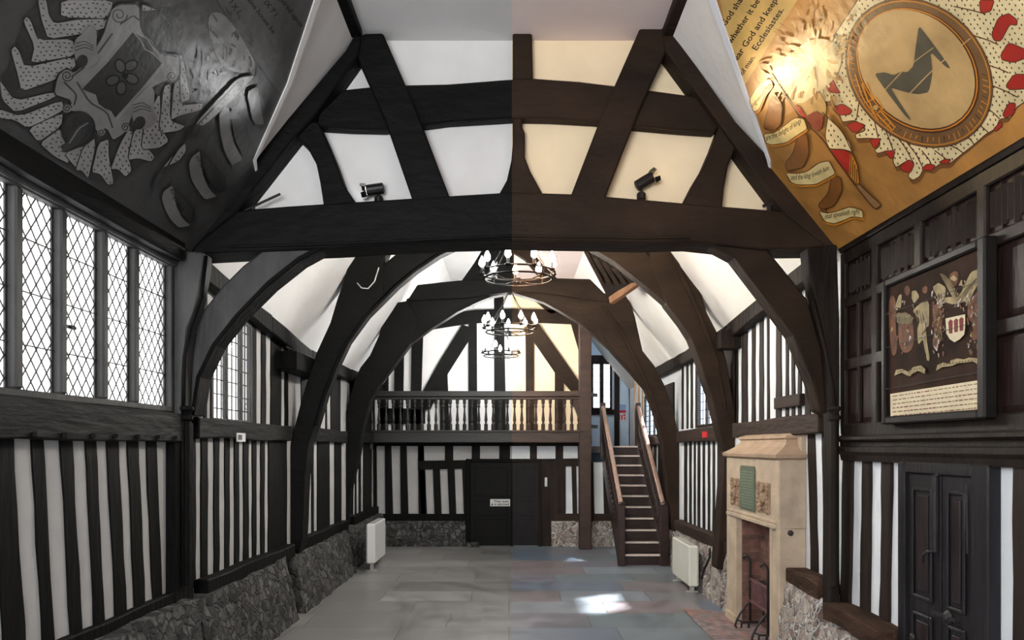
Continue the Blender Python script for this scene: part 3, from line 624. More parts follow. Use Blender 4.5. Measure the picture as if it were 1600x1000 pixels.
# ================================================================== CEILING PAINTINGS
class Slab:
    """sloping painted ceiling panel: maps photograph measurements on to its real plane"""
    def __init__(s, side):
        s.side = side
        if side < 0: a, b = Vector((-2.98, 0, 3.99)), Vector((-1.40, 0, 5.99))
        else: a, b = Vector((3.01, 0, 4.03)), Vector((1.40, 0, 5.99))
        s.t = (b-a); s.len = s.t.length; s.t.normalize()
        s.n = Vector((s.t.z, 0, -s.t.x)) if side < 0 else Vector((-s.t.z, 0, s.t.x))
        if s.n.z > 0: s.n = -s.n
        s.a = a+s.n*.07
    def at(s, px, py, lift=0.0):
        d = Vector(((px-CX)/F, 1, (CY-py)/F)); o = Vector((0, 0, EYE)); a = s.a+s.n*lift
        k = (a-o).dot(s.n)/d.dot(s.n)
        return o+d*k
    def tp(s, t, y): return s.a+s.t*(t*s.len)+Vector((0, y, 0))
class Art:
    def __init__(s, slab, root): s.s = slab; s.r = root; s.lift = .002; s.mb = None
    def begin(s): s.mb = MB(); s.mats = []
    def mi(s, m):
        if m not in s.mats: s.mats.append(m)
        return s.mats.index(m)
    def fill(s, pts, m, sm=1):
        s.lift += .00012
        if sm: pts = smooth_poly(pts, sm)
        s.mb.poly([s.s.at(x, y, s.lift) for x, y in pts], s.mi(m))
    def stroke(s, pts, w, m, closed=False, sm=1):
        s.lift += .00005
        if sm: pts = smooth_poly(pts, sm, closed)
        n = len(pts); i = s.mi(m); L = []; R = []
        for k in range(n):
            a = pts[k-1] if (k or closed) else pts[0]; b = pts[(k+1) % n] if (k < n-1 or closed) else pts[-1]
            d = Vector((b[0]-a[0], b[1]-a[1])); d = d.normalized() if d.length else Vector((1, 0))
            q = Vector((-d.y, d.x))*w/2
            L.append((pts[k][0]+q.x, pts[k][1]+q.y)); R.append((pts[k][0]-q.x, pts[k][1]-q.y))
        for k in range(n if closed else n-1):
            j = (k+1) % n
            s.mb.poly([s.s.at(x, y, s.lift) for x, y in (L[k], L[j], R[j], R[k])], i)
    def ell(s, c, a, b, ang, m, n=28, ring=None):
        s.lift += .00012; ca, sa = math.cos(ang), math.sin(ang)
        f = lambda t, q: (c[0]+a*q*math.cos(t)*ca-b*q*math.sin(t)*sa, c[1]+a*q*math.cos(t)*sa+b*q*math.sin(t)*ca)
        T = [2*math.pi*k/n for k in range(n)]; i = s.mi(m)
        if ring is None: s.mb.poly([s.s.at(*f(t, 1), s.lift) for t in T], i)
        else:
            for k in range(n):
                t, u = T[k], T[(k+1) % n]
                s.mb.poly([s.s.at(*p, s.lift) for p in (f(t, 1), f(u, 1), f(u, ring), f(t, ring))], i)
    def ermine(s, pts, m, spot, step=11, ang=1.2, edge=None, ew=1.6, L=4.2):
        s.fill(pts, m)
        s.lift += .00006; i = s.mi(spot); pts = smooth_poly(pts, 1)
        x0 = min(p[0] for p in pts); x1 = max(p[0] for p in pts); y0 = min(p[1] for p in pts); y1 = max(p[1] for p in pts)
        d = (math.cos(ang), math.sin(ang)); e = (-d[1], d[0]); r = 0; y = y0
        while y < y1:
            x = x0+(step/2 if r % 2 else 0)
            while x < x1:
                px, py = x+random.uniform(-1.5, 1.5), y+random.uniform(-1.5, 1.5)
                if inside((px+d[0]*3, py+d[1]*3), pts) and inside((px-d[0]*3, py-d[1]*3), pts):
                    q = [(px-d[0]*L*.55, py-d[1]*L*.55), (px+e[0]*1.1, py+e[1]*1.1), (px+d[0]*L*.45+e[0]*.9, py+d[1]*L*.45+e[1]*.9), (px+d[0]*L*.45-e[0]*.9, py+d[1]*L*.45-e[1]*.9), (px-e[0]*1.1, py-e[1]*1.1)]
                    s.mb.poly([s.s.at(a, b, s.lift) for a, b in q], i)
                x += step
            y += step*.75; r += 1
        if edge: s.stroke(pts, ew, edge, True, 0)
    def spiral(s, c, r, m, turns=1.6, w=2.0, sgn=1, a0=0):
        s.stroke([(c[0]+r*(1-.8*k/16)*math.cos(a0+sgn*turns*2*math.pi*k/16), c[1]+r*(1-.8*k/16)*math.sin(a0+sgn*turns*2*math.pi*k/16)) for k in range(17)], w, m, False, 1)
    def text(s, body, o, ex, ey, m, bold=.012, curve=0.0):
        s.lift += .00008; vs, fs = text_verts(body, bold); W = max(v.x for v in vs) or 1
        q = []
        for v in vs:
            c = curve*math.sin(math.pi*v.x/W)
            q.append(s.s.at(o[0]+ex[0]*v.x+ey[0]*(v.y+c), o[1]+ex[1]*v.x+ey[1]*(v.y+c), s.lift))
        s.mb.add(q, fs, s.mi(m))
    def end(s, name, label=None):
        o = s.mb.build(name, s.mats, s.r, normals=False, label=label); return o

def art_mat(name, L, R, **k): return mat('paint_'+name, L, R, k.get('rough', .38), k.get('var', .22), k.get('scale', 3.5), (1, 1, 1), k.get('bump', .25), 9, .45)
A_GRD = art_mat('ground', 58, (176, 124, 62), var=.35, scale=2.2); A_PAR = art_mat('parchment', 70, (214, 176, 104)); A_ERM = art_mat('ermine', 132, (226, 206, 158))
A_SPT = art_mat('ermine_tail', 32, (58, 42, 30)); A_RED = art_mat('crimson', 46, (172, 44, 34)); A_BRN = art_mat('umber', 40, (122, 78, 38)); A_DBR = art_mat('dark_line', 24, (84, 48, 22))
A_TAN = art_mat('tan_disc', 110, (190, 156, 104)); A_GAR = art_mat('garter', 60, (116, 84, 52)); A_ORG = art_mat('gilt', 120, (206, 132, 40)); A_SLV = art_mat('sable_sleeve', 40, (84, 78, 64))
A_CAR = art_mat('cartouche', 114, (150, 130, 100)); A_SHD = art_mat('shield', 34, (60, 50, 45)); A_MID = art_mat('mid_tone', 46, (150, 110, 70)); A_LGT = art_mat('lamp_glare', 112, (238, 214, 160), var=.4)
A_SMK = art_mat('smoke', 60, (176, 124, 66), var=.4); A_LG2 = art_mat('ochre_glare', 110, (206, 164, 98), var=.35)
A_SCR = art_mat('scroll', 104, (228, 204, 142)); A_SCB = art_mat('scroll_back', 42, (136, 86, 40)); A_LIN = art_mat('lining', 52, (140, 60, 40))

def painting(side, label, name='ceiling_painting'):
    sl = Slab(side)
    rt = thing(name, label, 'ceiling painting', sl.tp(0, 6.9))
    # painted board: full slope near the dais, cut back diagonally towards the truss
    e0, e1 = (sl.at(395, 250), sl.at(490, 0)) if side < 0 else (sl.at(1204, 250), sl.at(1119, 0))
    def tt(p): return (p-sl.a).dot(sl.t)/sl.len, p.y
    t0, y0 = tt(e0); t1_, y1 = tt(e1)
    mid = [(448, 130)] if side < 0 else [(1166, 137)]
    tm, ym = tt(sl.at(*mid[0]))
    k = (1.0-t1_)/(t1_-tm); ye = y1+(y1-ym)*k
    edge = [(t0-.02, 6.97), (t0, y0), (tm, ym), (t1_, y1), (1.0, ye)]
    out = [(0, 6.97)]+edge+[(1.0, 2.6), (0, 2.6)]
    MB().prism([sl.tp(t, y) for t, y in out], -sl.n*.05).build('painted_board', A_GRD, rt)
    # white plaster bead closing the edge of the board
    b = MB(); pts = [sl.tp(t, y)+sl.n*.01 for t, y in edge]
    dirs = []
    for i, p in enumerate(pts):
        d = (pts[min(i+1, len(pts)-1)]-pts[max(i-1, 0)]).normalized(); q = d.cross(sl.n).normalized()
        if q.y < 0: q = -q
        dirs.append(q)
    for i in range(len(pts)-1):
        p, q = pts[i], pts[i+1]; w0, w1 = .02+.022*i, .02+.022*(i+1)
        b.prism([p, q, q+dirs[i+1]*w1, p+dirs[i]*w0], -sl.n*.09)
    b.build('plaster_edge', mat('plaster_edge', 226, (232, 234, 240), .8, .04, 3, (1, 1, 1), .2, 5, .1), rt)
    return Art(sl, rt), rt

# ---- right painting (coloured)
A, rt = painting(1, 'coloured heraldic painting of a dark sleeve in a garter on the slope above the panelling')
A.begin(); A.fill([(1119, -25), (1262, -25), (1215, 48), (1162, 136), (1140, 68)], A_PAR, 0)
u = (.555, -.832); v = (-.83, -.42)
def T(txt, o, size, wid=1.0): A.text(txt, o, (u[0]*size*wid, u[1]*size*wid), (v[0]*size*.9, v[1]*size*.9), INK, .02)
T('God shall', (1133, 42), 16, .92); T('whether it be', (1143, 69), 16, .92); T('fear God and keep', (1150, 99), 16, .98); T('of man.', (1161, 118), 13, .9); T('Ecclesiastes.', (1182, 80), 16, 1.0)
A.end('text_panel', 'yellow parchment panel lettered in black')
A.begin()
hem = [(1283, 160), (1300, 158), (1313, 182), (1316, 191), (1335, 188), (1350, 196), (1352, 204), (1336, 210), (1338, 217), (1356, 216), (1374, 217), (1375, 228), (1366, 235), (1371, 240), (1388, 235), (1397, 240), (1395, 253), (1400, 262), (1416, 252), (1428, 258), (1418, 275), (1426, 282), (1437, 276), (1444, 262), (1458, 265), (1468, 256), (1484, 256), (1504, 240), (1522, 226), (1540, 210), (1556, 201), (1562, 186), (1580, 184), (1588, 168), (1600, 160), (1640, 120), (1640, -30), (1360, -30), (1300, 60), (1270, 110)]
A.fill([(x+2 if x < 1500 else x-4, y+7) for x, y in hem[:34]]+[(1500, 150), (1300, 120)], A_BRN)
A.ermine(hem, A_ERM, A_SPT, 10, 1.2, A_DBR, 1.6)
for a, b in (((1344, 110), (1338, 188)), ((1352, 150), (1372, 215)), ((1370, 180), (1396, 236)), ((1395, 205), (1428, 256)), ((1415, 220), (1442, 262)), ((1440, 235), (1458, 264)), ((1460, 235), (1484, 256)), ((1480, 225), (1506, 240)), ((1505, 210), (1522, 226)), ((1520, 190), (1545, 208)), ((1535, 165), (1562, 186)), ((1541, 130), (1590, 152)), ((1538, 100), (1576, 114)), ((1520, 55), (1560, 70)), ((1490, 10), (1540, 22))):
    A.stroke([a, ((a[0]+b[0])/2+3, (a[1]+b[1])/2), b], 1.8, A_DBR, False, 1)
A.end('painted_mantle', 'cream ermine mantle')
cr = 2.5
def R6(p): return [(1100+x/cr, y/cr) for x, y in p]
for p in ([(1075, 0), (1135, 0), (1120, 45), (1080, 52)], [(1122, 135), (1150, 68), (1190, 52), (1224, 78), (1222, 100), (1195, 95), (1160, 160), (1135, 160)], [(1158, 215), (1190, 165), (1260, 195), (1260, 225), (1210, 245), (1165, 235)], [(1178, 335), (1210, 290), (1270, 290), (1270, 345), (1195, 352)], [(1165, 448), (1190, 402), (1218, 402), (1212, 445), (1178, 462)], [(1130, 505), (1160, 474), (1166, 492), (1140, 514)],
          [(556, 488), (590, 474), (630, 488), (600, 518), (578, 515)], [(645, 545), (690, 540), (682, 562), (665, 582)], [(700, 590), (748, 588), (735, 625)], [(765, 650), (800, 622), (822, 640), (806, 676), (775, 668)], [(848, 662), (870, 640), (905, 645), (890, 668)], [(915, 635), (940, 622), (966, 622), (950, 642)],
          [(470, 300), (490, 285), (520, 345), (535, 365), (490, 360), (472, 335)], [(500, 420), (540, 405), (580, 430), (570, 448), (525, 450)]):
    A.begin(); A.fill(R6(p), A_RED); A.stroke(R6(p), 1.4, A_DBR, True, 1); A.end('painted_lining', 'crimson fold of the mantle')
A.begin()
A.ell((1436, 114), 128, 104, .82, A_DBR, 40); A.ell((1436, 114), 126.5, 102.5, .82, A_GAR, 40); A.ell((1436, 114), 124, 100, .82, A_ORG, 40, .985); A.ell((1434, 110), 108, 86, .82, A_DBR, 40); A.ell((1433, 109), 106, 84, .82, A_ORG, 40, .98); A.ell((1432, 108), 103, 80, .82, A_TAN, 40)
for k in range(46):
    a_ = -.9+k*.085; c_, s_ = math.cos(.82), math.sin(.82)
    f_ = lambda q, t: (1435+(117*q)*math.cos(t)*c_-(93*q)*math.sin(t)*s_, 112+(117*q)*math.cos(t)*s_+(93*q)*math.sin(t)*c_)
    A.stroke([f_(.96, a_), f_(1.02+.02*(k % 3), a_+.02)], 1.3, A_ORG if k % 4 else A_DBR, False, 0)
A.end('painted_garter', 'brown belt ring edged with gilt around a tan disc')
A.begin()
def R4(p): return [(1300+x/4.167, y/4.167) for x, y in p]
A.fill(R4([(565, 165), (625, 240), (775, 445), (745, 440), (640, 335), (655, 470), (630, 600), (560, 615), (480, 600), (380, 570), (430, 650), (520, 790), (480, 760), (350, 590), (275, 480), (340, 470), (400, 490), (450, 465), (490, 470), (530, 430), (545, 300)]), A_SLV)
A.stroke(R4([(340, 590), (470, 450), (660, 310)]), 1.4, A_TAN); A.stroke(R4([(490, 625), (640, 470), (800, 330), (900, 250)]), 1.8, A_TAN)
A.end('painted_sleeve', 'dark sleeve shape on the disc')
A.begin()
for p in ([(195, 545), (225, 535), (270, 650), (235, 660)], [(240, 655), (290, 635), (330, 705), (280, 750)], [(290, 740), (320, 725), (410, 830), (395, 850)]):
    A.stroke(R4(p), 2.6, A_ORG, True, 0)
A.stroke(R4([(150, 480), (200, 640), (300, 780)]), 2, A_ORG); A.ell((1368, 168), 4, 4, 0, A_TAN, 12)
A.end('painted_buckle', 'orange gilt buckle')
A.begin()
def R7(p): return [(1150+x/4.167, 120+y/4.167) for x, y in p]
A.fill(R7([(130, -60), (250, 0), (330, 0), (560, 100), (600, 230), (520, 300), (440, 260), (360, 160), (230, 20)]), A_LG2, 2)  # spot lamp glare painted as pale patches, with radial strokes around it
A.fill([(1200, 104), (1235, 85), (1265, 60), (1305, 62), (1318, 95), (1300, 130), (1270, 150), (1250, 165), (1226, 150)], A_LGT, 2)
for k in range(150):
    a_ = random.uniform(0, 2*math.pi); q_ = random.uniform(18, 88); x_, y_ = 1272+q_*math.cos(a_)*.9, 88+q_*math.sin(a_)*.85
    if x_ < 1172+(137-y_)*.62 or (x_-1432)**2+(y_-108)**2 < 122**2: continue
    n_ = random.uniform(8, 20); w_ = random.uniform(-.35, .35); dx_, dy_ = math.cos(a_+w_), math.sin(a_+w_)
    A.stroke([(x_, y_), (x_+dx_*n_*.5-dy_*2, y_+dy_*n_*.5+dx_*2), (x_+dx_*n_, y_+dy_*n_)], random.uniform(1.5, 4), random.choice((A_SMK, A_LG2, A_SMK, A_GRD) if q_ > 45 else (A_LGT, A_LG2)), False, 1)
A.ermine(R7([(590, 430), (580, 380), (600, 250), (640, 300), (700, 370), (740, 430), (762, 492), (700, 472), (610, 470)]), A_ERM, A_SPT, 10, 1.2, A_DBR, 1.3)
A.fill(R7([(610, 480), (700, 475), (745, 500), (745, 560), (730, 640), (680, 570)]), A_RED); A.fill(R7([(745, 490), (790, 580), (802, 640), (800, 700), (735, 640)]), A_ORG)
for k in range(4): A.stroke(R7([(750+k*12, 510+k*30), (745+k*14, 640+k*15)]), 1.4, A_DBR)
A.stroke(R7([(200, -60), (420, 270), (560, 400), (640, 520), (780, 710)]), 2.4, A_DBR); A.stroke(R7([(560, 230), (690, 350), (790, 560), (805, 690)]), 1.6, A_DBR)
A.fill(R7([(380, 180), (420, 200), (460, 260), (440, 270), (400, 220)]), A_RED); A.fill(R7([(450, 260), (520, 220), (570, 260), (560, 330), (520, 360)]), A_LIN)
A.fill(R7([(780, 710), (800, 695), (835, 730), (850, 745), (950, 835), (905, 865), (830, 775)]), A_MID); A.stroke(R7([(780, 710), (800, 695), (835, 730), (850, 745), (950, 835), (905, 865), (830, 775)]), 1.8, A_DBR, True)
A.end('painted_banner', 'furled ermine banner on a staff')
def scroll(front, back_, txt, o, ex, ey, f=R7, curve=0, fm=A_SCR, bm_=A_SCB, name='painted_scroll'):
    A.begin()
    A.fill(f(back_), bm_); A.stroke(f(back_), 1.3, A_DBR, True)
    A.fill(f([(x+6, y+14) for x, y in front]), A_ORG if A.s.side > 0 else A_MID); A.fill(f(front), fm); A.stroke(f(front), 1.3, A_DBR, True)
    if txt: A.text(txt, o, ex, ey, INK, .008, curve)
    A.end(name)
scroll([(85, 150), (140, 60), (215, 10), (240, 50), (190, 110), (150, 215), (115, 230)], [(175, 335), (215, 190), (240, 100), (300, 180), (292, 310), (250, 350)], 'righteous lips', (1177, 168), (5.2, -6.6), (-6, -5))
scroll([(178, 372), (260, 362), (380, 265), (442, 272), (465, 340), (400, 380), (330, 430), (230, 445), (195, 430)], [(320, 560), (370, 500), (400, 390), (462, 370), (476, 500), (440, 590), (330, 615)], 'are the delight of kings', (1197, 220), (6.0, -3.1), (-2, -12), curve=-.25)
scroll([(320, 625), (400, 630), (460, 618), (540, 560), (605, 545), (650, 630), (580, 670), (520, 702), (400, 705), (360, 690)], [(532, 835), (600, 760), (622, 650), (680, 650), (692, 740), (640, 840), (560, 870)], 'and the king loveth him', (1236, 281), (6.2, -1.6), (1, -12), curve=-.35)
scroll([(535, 875), (600, 888), (660, 875), (740, 845), (822, 868), (830, 922), (760, 910), (690, 940), (640, 958), (580, 945)], [(560, 860), (575, 858), (590, 880), (570, 890)], 'that speaketh right', (1288, 343), (7.2, -1.2), (2, -12), curve=.1)

# ---- left painting (grey)
A, rt = painting(-1, 'grey heraldic painting of a dark shield with five petalled flower above the windows')
def L1(p): return [(x/2.5, y/2.5) for x, y in p]
A.begin()
A.fill(L1([(845, 0), (1330, -150), (1225, 0), (1170, 170), (1090, 360), (1000, 240)]), A_PAR, 0)
for txt, o, sz in (('I X I', (357, 4), 13), ('aine house be', (386, 0), 12), ('IX T I', (412, 4), 12), ('quired upon', (434, -4), 12)):
    A.text(txt, o, (.60*sz, .80*sz), (.75*sz, -.55*sz), INK, .02)
A.stroke(L1([(845, 0), (1000, 240), (1090, 370)]), 2, A_DBR)
A.end('text_panel', 'dark parchment panel with black lettering')
A.begin()
A.fill(L1([(800, 60), (870, 40), (960, 170), (1010, 270), (930, 290), (850, 250)]), A_LGT, 2)  # spot lamp glow on the board, painted as a pale patch
A.fill(L1([(840, 260), (900, 285), (1000, 290), (960, 320), (900, 310)]), A_MID)
A.fill(L1([(590, 60), (640, 20), (720, 60), (710, 180), (660, 215), (600, 160)]), A_BRN, 2)
for k in range(6): A.stroke(L1([(610+k*12, 120-k*14), (680+k*14, 80-k*20), (740, 20-k*4)]), 1.4, A_MID)
for k in range(80):
    x_, y_ = random.uniform(600, 1010), random.uniform(20, 330)
    if (x_-845)*240 > (y_)*155+15000 or y_ > 340: continue
    a_ = random.uniform(.6, 1.9); n_ = random.uniform(15, 45)
    A.stroke(L1([(x_, y_), (x_+math.cos(a_)*n_*.5+3, y_+math.sin(a_)*n_*.5), (x_+math.cos(a_)*n_, y_+math.sin(a_)*n_)]), random.uniform(1, 3), random.choice((A_MID, A_BRN, A_GRD)), False, 1)
A.end('painted_smoke_glow', 'pale patch with lamp glow painted in, beside the shield')
A.begin()
lin_ = ([(185, 0), (245, 0), (235, 65), (212, 72)], [(112, 68), (150, 38), (190, 130), (155, 160)], [(60, 180), (95, 145), (135, 210), (105, 250)], [(5, 300), (40, 270), (80, 340), (50, 370)], [(0, 400), (40, 385), (60, 430), (0, 440)], [(60, 480), (110, 480), (90, 510)], [(160, 575), (200, 580), (215, 610)], [(220, 620), (270, 635), (275, 650)],
        [(340, 690), (400, 680), (420, 715), (350, 700)], [(440, 650), (480, 680), (440, 700)], [(500, 620), (560, 625), (520, 680)], [(560, 560), (640, 520), (655, 575), (600, 580)], [(620, 510), (680, 465), (720, 490), (640, 525)], [(700, 380), (780, 350), (795, 405), (700, 420)], [(770, 340), (800, 400), (690, 450), (680, 470)])
A.fill(L1([(155, 0), (100, 75), (60, 190), (20, 310), (20, 440), (110, 510), (160, 570), (230, 630), (320, 690), (430, 710), (500, 670), (610, 620), (650, 560), (720, 490), (780, 420), (720, 230), (620, 60), (560, 0)]), A_MID)
for p in lin_: A.fill(L1(p), A_BRN)
def grow(p, k=1.09):
    cx = sum(a for a, b in p)/len(p); cy = sum(b for a, b in p)/len(p)
    return [(cx+(a-cx)*k, cy+(b-cy)*k) for a, b in p]
for p in ([(150, 0), (185, 0), (195, 60), (215, 90), (300, 75), (415, 72), (440, 100), (330, 130), (190, 152), (165, 80)], [(242, 0), (440, 0), (425, 72), (240, 68)], [(92, 85), (105, 66), (122, 80), (150, 155), (280, 150), (295, 215), (120, 246), (135, 180)], [(45, 200), (60, 180), (78, 200), (100, 262), (285, 220), (292, 262), (210, 312), (85, 356), (70, 290)], [(0, 310), (60, 392), (205, 358), (215, 380), (62, 440), (10, 390)], [(0, 425), (80, 452), (235, 392), (250, 430), (110, 502), (60, 470), (0, 462)], [(110, 502), (245, 440), (240, 492), (150, 556)], [(155, 560), (240, 500), (255, 560), (270, 640), (210, 610)], [(250, 600), (330, 565), (340, 600), (300, 660)],
          [(295, 665), (325, 575), (370, 540), (372, 580), (345, 700), (320, 665)], [(358, 672), (385, 560), (425, 545), (425, 610), (445, 715), (420, 722), (392, 680)], [(432, 660), (470, 560), (500, 510), (520, 520), (500, 600), (515, 665), (490, 690), (462, 660)], [(500, 625), (520, 520), (560, 480), (560, 560), (605, 610), (590, 632), (540, 618)], [(552, 582), (565, 480), (625, 360), (630, 500), (660, 550), (620, 578)], [(620, 520), (640, 340), (668, 330), (665, 470), (725, 490), (700, 510)], [(668, 468), (680, 330), (705, 310), (705, 410), (792, 402), (785, 430), (700, 452)], [(700, 220), (715, 220), (745, 385), (722, 395), (705, 400)], [(555, 15), (620, 40), (555, 45)]):
    A.ermine(L1(grow(p, 1.04)), A_ERM, A_SPT, 9, .25 if p[0][0] < 260 else 1.25, A_DBR, 1.8, 4)
A.end('painted_mantle', 'pale grey ermine mantle')
A.begin()
car = [(545, 15), (552, 120), (600, 160), (632, 215), (700, 210), (705, 300), (650, 318), (600, 340), (545, 392), (530, 425), (492, 520), (440, 552), (415, 502), (382, 520), (350, 480), (300, 440), (250, 430), (282, 396), (208, 370), (225, 290), (262, 268), (290, 282), (340, 235), (400, 140), (425, 60), (460, 15)]
A.fill(L1(car), A_CAR); A.stroke(L1(car), 3.0, A_DBR, True)
for c, r, sg in (((465, 58), 34, 1), ((262, 296), 24, 1), ((262, 422), 18, -1), ((396, 518), 16, 1), ((490, 497), 18, -1), ((672, 298), 24, 1)):
    A.ell((c[0]/2.5, c[1]/2.5), r/2.5, r/2.5, 0, A_CAR, 16); A.spiral((c[0]/2.5, c[1]/2.5), r/2.5, A_DBR, 1.6, 1.6, sg)
A.stroke(L1([(355, 340), (430, 260), (515, 120)]), 2.2, A_ERM); A.stroke(L1([(455, 465), (560, 345), (640, 250)]), 2.2, A_ERM)
for ln in ([(300, 320), (350, 400), (420, 440), (440, 500)], [(280, 300), (360, 240), (440, 130)], [(510, 500), (545, 400), (640, 330)], [(560, 130), (620, 200), (690, 222)], [(470, 95), (520, 60), (545, 80)], [(250, 320), (300, 370), (290, 410)]): A.stroke(L1(ln), 2.4, A_MID)
A.end('painted_cartouche', 'pale scrolled frame')
A.begin()
sh = [(518, 122), (550, 140), (575, 150), (600, 192), (636, 246), (560, 342), (452, 462), (432, 436), (405, 425), (382, 406), (372, 372), (345, 362), (318, 346), (420, 240)]
A.fill(L1(sh), A_SHD, 0); A.stroke(L1(sh), 2.4, A_CAR, True, 0); A.stroke(L1([(518, 122), (552, 160), (566, 192), (600, 210), (634, 246)]), 2, A_CAR, False, 0)
for c, an in (((512, 256), -.5), ((470, 258), -1.9), ((440, 314), 2.8), ((474, 344), 1.7), ((515, 308), .5)):
    A.ell((c[0]/2.5, c[1]/2.5), 12, 9, an, INK, 14); A.ell((c[0]/2.5, c[1]/2.5), 9.5, 6.5, an, A_GAR, 14)
A.ell((489/2.5, 296/2.5), 5, 5, 0, INK, 10)
A.end('painted_shield', 'dark shield with a five petalled flower')
A.begin()
A.ell((122, 202), 27, 29, .4, A_DBR, 24); A.ell((122, 200), 22, 26, .4, A_SHD, 24)
A.fill(L1([(250, 600), (235, 570), (262, 555), (300, 500), (340, 470), (330, 530), (300, 570)]), A_MID); A.stroke(L1([(270, 560), (310, 500), (345, 480)]), 2, A_CAR)
A.end('painted_medallion', 'dark round medallion')
for c in ((335, 200), (560, 440)):
    A.begin()
    A.fill(L1([(c[0]-50, c[1]-40), (c[0]-10, c[1]-70), (c[0]+20, c[1]-110), (c[0]+45, c[1]-90), (c[0]+40, c[1]), (c[0]+60, c[1]+30), (c[0]+10, c[1]+70), (c[0]-40, c[1]+50)]), A_CAR, 2)
    A.ell(((c[0]-15)/2.5, (c[1]+40)/2.5), 9, 11, .5, A_SHD, 14)
    for k in range(3): A.stroke(L1([(c[0]-40, c[1]-30+k*14), (c[0]-5, c[1]-40+k*12), (c[0]+30, c[1]-20+k*8)]), 1.2, A_DBR)
    A.end('painted_mask', 'leafy mask beside the frame')

A.begin()
A.ermine(L1([(760, 485), (850, 390), (930, 305), (1000, 292), (930, 370), (800, 492)]), A_ERM, A_SPT, 10, .8, A_DBR, 1.4)
A.fill(L1([(755, 490), (800, 492), (790, 520), (700, 560)]), A_SHD); A.ermine(L1([(632, 658), (680, 600), (725, 555), (728, 590), (700, 630)]), A_ERM, A_SPT, 9, .8, A_DBR, 1.4)
A.stroke(L1([(600, 740), (690, 590), (760, 500), (930, 320)]), 2.4, A_DBR); A.fill(L1([(590, 750), (610, 690), (640, 660), (630, 720)]), A_MID)
A.end('painted_banner', 'furled grey banner on a staff')
L1f = L1
scroll([(630, 772), (640, 745), (672, 722), (682, 745), (688, 800), (712, 850), (748, 882), (700, 892), (668, 862), (645, 822)], [(674, 724), (715, 770), (745, 800), (760, 860), (740, 872), (705, 830), (690, 790)], 'Kings shall', (265, 297), (4.2, 8.2), (8, -5), L1, 0)
scroll([(736, 640), (748, 612), (782, 586), (784, 630), (796, 690), (820, 740), (850, 768), (800, 782), (768, 740), (745, 700)], [(786, 584), (830, 640), (880, 690), (880, 740), (850, 750), (815, 710), (796, 660)], 'and be thy nurs', (306, 245), (3.0, 6.8), (8, -5), L1, 0)
scroll([(856, 450), (875, 415), (898, 425), (896, 490), (915, 560), (950, 625), (905, 648), (876, 590), (860, 520)], [(900, 420), (950, 470), (985, 560), (990, 620), (950, 610), (915, 540)], '', (0, 0), (1, 0), (0, 1), L1)
scroll([(965, 360), (1010, 335), (1020, 420), (1035, 490), (990, 485)], [(1010, 350), (1040, 420), (1020, 440)], '', (0, 0), (1, 0), (0, 1), L1)

# ================================================================== RIGHT WALL PANELLING
pn = thing('wall_panelling', 'dark oak wall panelling with carved top row above the double door', 'wall panelling', (XR, 5.5, 2.2))
xp = XR-.02; xf = XR-.06
ya, yb = 3.0, 6.98
MB().box(xp, XR, ya, yb, 2.2, 3.98).build('backing', PANEL, pn)
styles = [(6.90, 7.00), (6.30, 6.40), (5.62, 5.72), (4.86, 4.95), (4.05, 4.15), (3.0, 3.1)]
fr = MB()
for a, b in styles:
    fr.box(xf, xp, a, b, 2.3, 3.95)
for z0, z1 in ((3.84, 3.95), (3.44, 3.53), (2.88, 2.98), (2.24, 2.40)): fr.box(xf+.001, xp, ya, yb, z0, z1)
fr.box(xf+.002, xp, 6.63, 6.68, 2.4, 3.46)
fr.build('frame', DOAK, pn, .01)
cells = [6.93, 6.38, 5.66, 4.9, 4.1, 3.05]
for i in range(5):                       # carved linenfold panels
    y1, y0 = cells[i]-.06, cells[i+1]+.08
    mb = MB(); n = 22; 
    pts = [(xp-.006-.012*(1+math.cos(k*math.pi))*.5, y0+(y1-y0)*k/n) for k in range(n+1)]
    for k in range(n):
        (a0, b0), (a1, b1) = pts[k], pts[k+1]
        zo = 3.53+.05*abs(math.sin(k*.7)); zu = 3.84-.05*abs(math.sin(k*.7))
        mb.add([(a0, b0, zo), (a1, b1, zo), (a1, b1, zu), (a0, b0, zu)], [(0, 1, 2, 3)])
    mb.build('linenfold_panel', DOAK, pn)
def field(y0, y1, z0, z1):
    mb = MB(); w = .035
    mb.add([(xp-.004, y0, z0), (xp-.004, y1, z0), (xp-.004, y1, z1), (xp-.004, y0, z1), (xp-.014, y0+w, z0+w), (xp-.014, y1-w, z0+w), (xp-.014, y1-w, z1-w), (xp-.014, y0+w, z1-w)], [(0, 1, 5, 4), (1, 2, 6, 5), (2, 3, 7, 6), (3, 0, 4, 7), (4, 5, 6, 7)])
    mb.build('field_panel', PANEL, pn)
for y0, y1 in ((6.41, 6.62), (6.69, 6.89), (4.16, 4.85), (3.11, 4.04)):
    field(y0, y1, 2.99, 3.43); field(y0, y1, 2.41, 2.87)
cn = MB()
prof = [(XR, 3.95), (XR-.07, 3.95), (XR-.09, 4.0), (XR-.06, 4.02), (XR-.12, 4.06), (XR-.15, 4.09), (XR-.16, 4.20), (XR-.10, 4.24), (XR, 4.28)]
cn.prism([(x, ya, z) for x, z in prof], (0, yb-ya, 0)).build('cornice', DOAK, pn)
lg = [(XR, 2.07), (XR-.06, 2.07), (XR-.07, 2.12), (XR-.10, 2.15), (XR-.10, 2.19), (XR-.07, 2.2), (XR-.07, 2.235), (XR-.12, 2.255), (XR-.12, 2.28), (XR-.05, 2.30), (XR, 2.30)]
MB().prism([(x, ya, z) for x, z in lg], (0, yb-ya, 0)).build('ledge', DOAK, pn)

